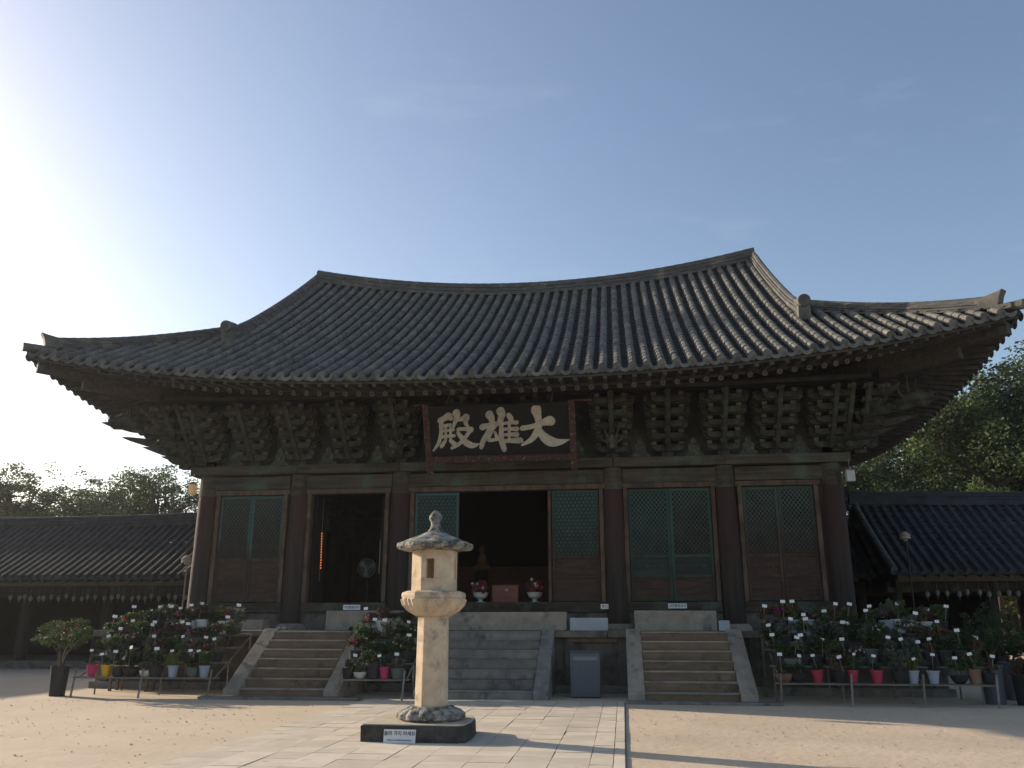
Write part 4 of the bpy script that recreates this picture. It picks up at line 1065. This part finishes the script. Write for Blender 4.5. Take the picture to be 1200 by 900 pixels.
def big_bush(x,y,z0,rx,rz,lm,label,potr=.19,poth=.6,fm=None,potm='plastic_dark'):
    t=thing('planter_shrub',label,'shrub in planter',(x,y,0))
    m=MB(); m.lathe([(potr*.85,0),(potr,poth),(potr*1.08,poth),(potr*1.08,poth+.03),(potr*.9,poth+.03),(potr*.88,poth-.05),(0,poth-.05)],16,(x,y,0)); m.build('planter',potm,t)
    m=MB()
    for q in range(4):
        a=q*1.6+R.random(); m.tube([(x,y,poth-.1),(x+.1*math.cos(a),y+.1*math.sin(a),lerp(poth,z0,.5)),(x+rx*.6*math.cos(a),y+rx*.5*math.sin(a),z0)],[.03,.022,.01],6)
    m.build('stem','bark',t)
    m=MB()
    for q in range(90):
        a=R.uniform(0,6.28); r=rx*math.sqrt(R.random())*R.uniform(.8,1.12); zz=z0+rz*math.sqrt(max(0,1-min(1,r/rx)**2))*R.uniform(-.5,1.1)+R.uniform(-.06,.06); w_=R.uniform(.05,.13); leaves(m,(x+r*math.cos(a),y+r*math.sin(a)*.8,zz),w_,w_*.8,int(500*w_),.028,.1)
    m.build('foliage',lm,t)
    if fm:
        m=MB()
        for q in range(16): blossom(m,(x+R.uniform(-.1,rx),y-R.uniform(.2,.45),z0+R.uniform(-.2,.38)),.022,7)
        m.build('flowers',fm,t)
big_bush(-9.45,-3.95,1.22,.62,.36,'leaf_mid','wide rounded shrub with pinkish blossoms in a tall dark planter, leftmost',fm='petal_pink')
big_bush(10.30,-3.3,1.25,.62,.62,'leaf_dark','bushy dark green shrub in a tall grey planter, right end of flower stand',poth=.72,potr=.22,potm='cabinet')
big_bush(11.1,-2.3,1.1,.5,.5,'leaf_dark','small dark shrub in a grey planter beyond the right flower stand',poth=.72,potr=.24,potm='cabinet')
big_bush(10.85,-3.5,.62,.25,.22,'leaf_rust','short shrub in a broad dark planter at the far right',poth=.55,potr=.26)
# low wooden table left of the left stand
t=thing('low_table','low brown wooden table behind the left end of the flower stand','table',(-8.6,-3.0,0))
m=MB(); m.box(-9.15,-8.1,-2.6,-2.2,.50,.56); m.build('top','stand_wood',t,bevel=.006)
for xx,yy in ((-9.08,-2.55),(-8.17,-2.55),(-9.08,-2.25),(-8.17,-2.25)):
    m=MB(); m.box(xx-.03,xx+.03,yy-.03,yy+.03,0,.50); m.build('leg','stand_wood',t)

# ------------------------------------------------------------------ trees
def tree_proto(seed,H,rx,lm,nl=9000,ls=.16,kind='broad'):
    q=random.Random(seed); t=bpy.data.objects.new('tree',None); C.objects.link(t)
    m=MB(); tips=[]
    m.tube([(0,0,0),(.1,.05,H*.25),(-.05,.1,H*.5),(.05,0,H*.78)],[H*.028,H*.022,H*.015,H*.005],9)
    for k in range(26):
        f=q.uniform(.28,.95); a=q.uniform(0,6.28); rr=rx*(1-.55*max(0,(f-.45)/.55)**1.6)*q.uniform(.45,1.0)
        if f<.4: rr*=.8
        z0=H*f*.72; z1=H*f*.90+q.uniform(-.3,.5); p1=Vector((rr*math.cos(a),rr*math.sin(a),z1))
        m.tube([(0,0,z0),p1*.5+Vector((0,0,z0*.55-z1*.0)) if False else Vector((p1.x*.5,p1.y*.5,(z0+z1)/2+.2)),p1],[H*.010,H*.007,.03],5,False); tips.append(p1)
        for s_ in range(2):
            p2=p1+Vector((q.gauss(0,1),q.gauss(0,1),q.gauss(.2,.6)))*rx*.22; m.tube([Vector((p1.x*.7,p1.y*.7,lerp(z0,z1,.7))),p2],[.04,.015],4,False); tips.append(p2)
    tips.append(Vector((0,0,H*.93)))
    o=m.build('trunk','bark'); o.parent=t
    m=MB(); per=nl//len(tips)
    for p in tips:
        cr=rx*q.uniform(.2,.34)
        sub=[p+Vector((q.gauss(0,1),q.gauss(0,1),q.gauss(0,.6)))*cr*.75 for _ in range(5)]
        for k in range(per):
            c=q.choice(sub); v=Vector((q.gauss(0,1),q.gauss(0,1),q.gauss(0,1))).normalized()*cr*.55*(q.random()**.45); v.z*=.7
            pp=c+v; a=Vector((q.gauss(0,1),q.gauss(0,1),q.gauss(0,.5))).normalized(); b_=Matrix.Rotation(q.uniform(0,6.28),3,a)@a.orthogonal().normalized(); l=ls*q.uniform(.6,1.3)
            m.add([pp-a*l,pp-b_*l*.5,pp+a*l,pp+b_*l*.5],[(0,1,2,3)])
    o=m.build('crown',lm); o.parent=t
    return t
protoA=tree_proto(1,11,4.6,'tree_leaf',36000,.10); protoB=tree_proto(2,12,5.0,'tree_leaf_dark',46000,.105); protoC=tree_proto(3,10,3.2,'tree_leaf',20000,.085)
TL=[(protoA,-52,32,1.08,'broad hazy tree at the far left edge behind the gallery'),(protoB,-43,30,.86,'full green tree second from the left edge behind the left gallery'),
    (protoC,-36,28,1.17,'slender tree with a sparse top behind the left gallery'),(protoA,-31,31,.93,'rounded tree behind the middle of the left gallery'),
    (protoC,-25.5,27,1.12,'narrow tree with a pointed tip near the left eave corner'),(protoB,-20,32,.9,'dark tree behind the leftmost column of the hall'),
    (protoB,-39,40,.95,'dark tree in the second row behind the left gallery'),(protoA,-16,30,.95,'low tree hidden mostly by the left side of the hall'),
    (protoB,19,30,1.0,'dark tree just right of the hall, behind the right gallery roof'),(protoA,24,28,1.28,'bright green tree right of the hall corner'),
    (protoB,29,31,1.45,'tall dense tree below the right eave tip'),(protoB,35,31,1.62,'tallest broad tree at the right edge of the view'),
    (protoC,21,22,.82,'low bright shrubby tree above the right gallery ridge'),(protoC,28,22,.9,'small leafy tree over the right gallery near the picture edge'),
    (protoB,40,34,1.6,'large dense tree beyond the right edge'),(protoB,30,38,1.65,'tall dark tree in the back row between the two largest trees'),(protoB,36,25,1.15,'dark tree close behind the right gallery at the far right'),(protoB,24,38,1.45,'dense dark tree in the second row right of the hall'),
    (protoA,32,23,1.05,'broad sunlit tree behind the right gallery at the edge'),(protoB,15,33,.85,'shaded tree beside the right columns of the hall')]
for src,x,y,s,lab in TL:
    t=dup(src,(x,y,0),lab,R.uniform(0,6.28),s,'trees beyond the galleries'); t['category']='tree'; t.scale=(s*R.uniform(.95,1.1),s*R.uniform(.95,1.1),s)
for t in (protoA,protoB,protoC):
    for ch in list(t.children): bpy.data.objects.remove(ch)
    bpy.data.objects.remove(t)

# ------------------------------------------------------------------ thin volume added to imitate lens glare
m=MB(); m.box(-150,150,-60,150,-1,40); hz=m.build('glare_haze','card'); tag(hz,kind='stuff')
hm=bpy.data.materials.new('glare_haze'); hm.use_nodes=True; hn=hm.node_tree; hn.nodes.clear()
ho=hn.nodes.new('ShaderNodeOutputMaterial'); hv=hn.nodes.new('ShaderNodeVolumePrincipled'); hv.inputs['Density'].default_value=0.00032
hv.inputs['Anisotropy'].default_value=.55; hv.inputs['Color'].default_value=(.92,.95,1,1); hn.links.new(hv.outputs[0],ho.inputs['Volume'])
hz.data.materials.clear(); hz.data.materials.append(hm)
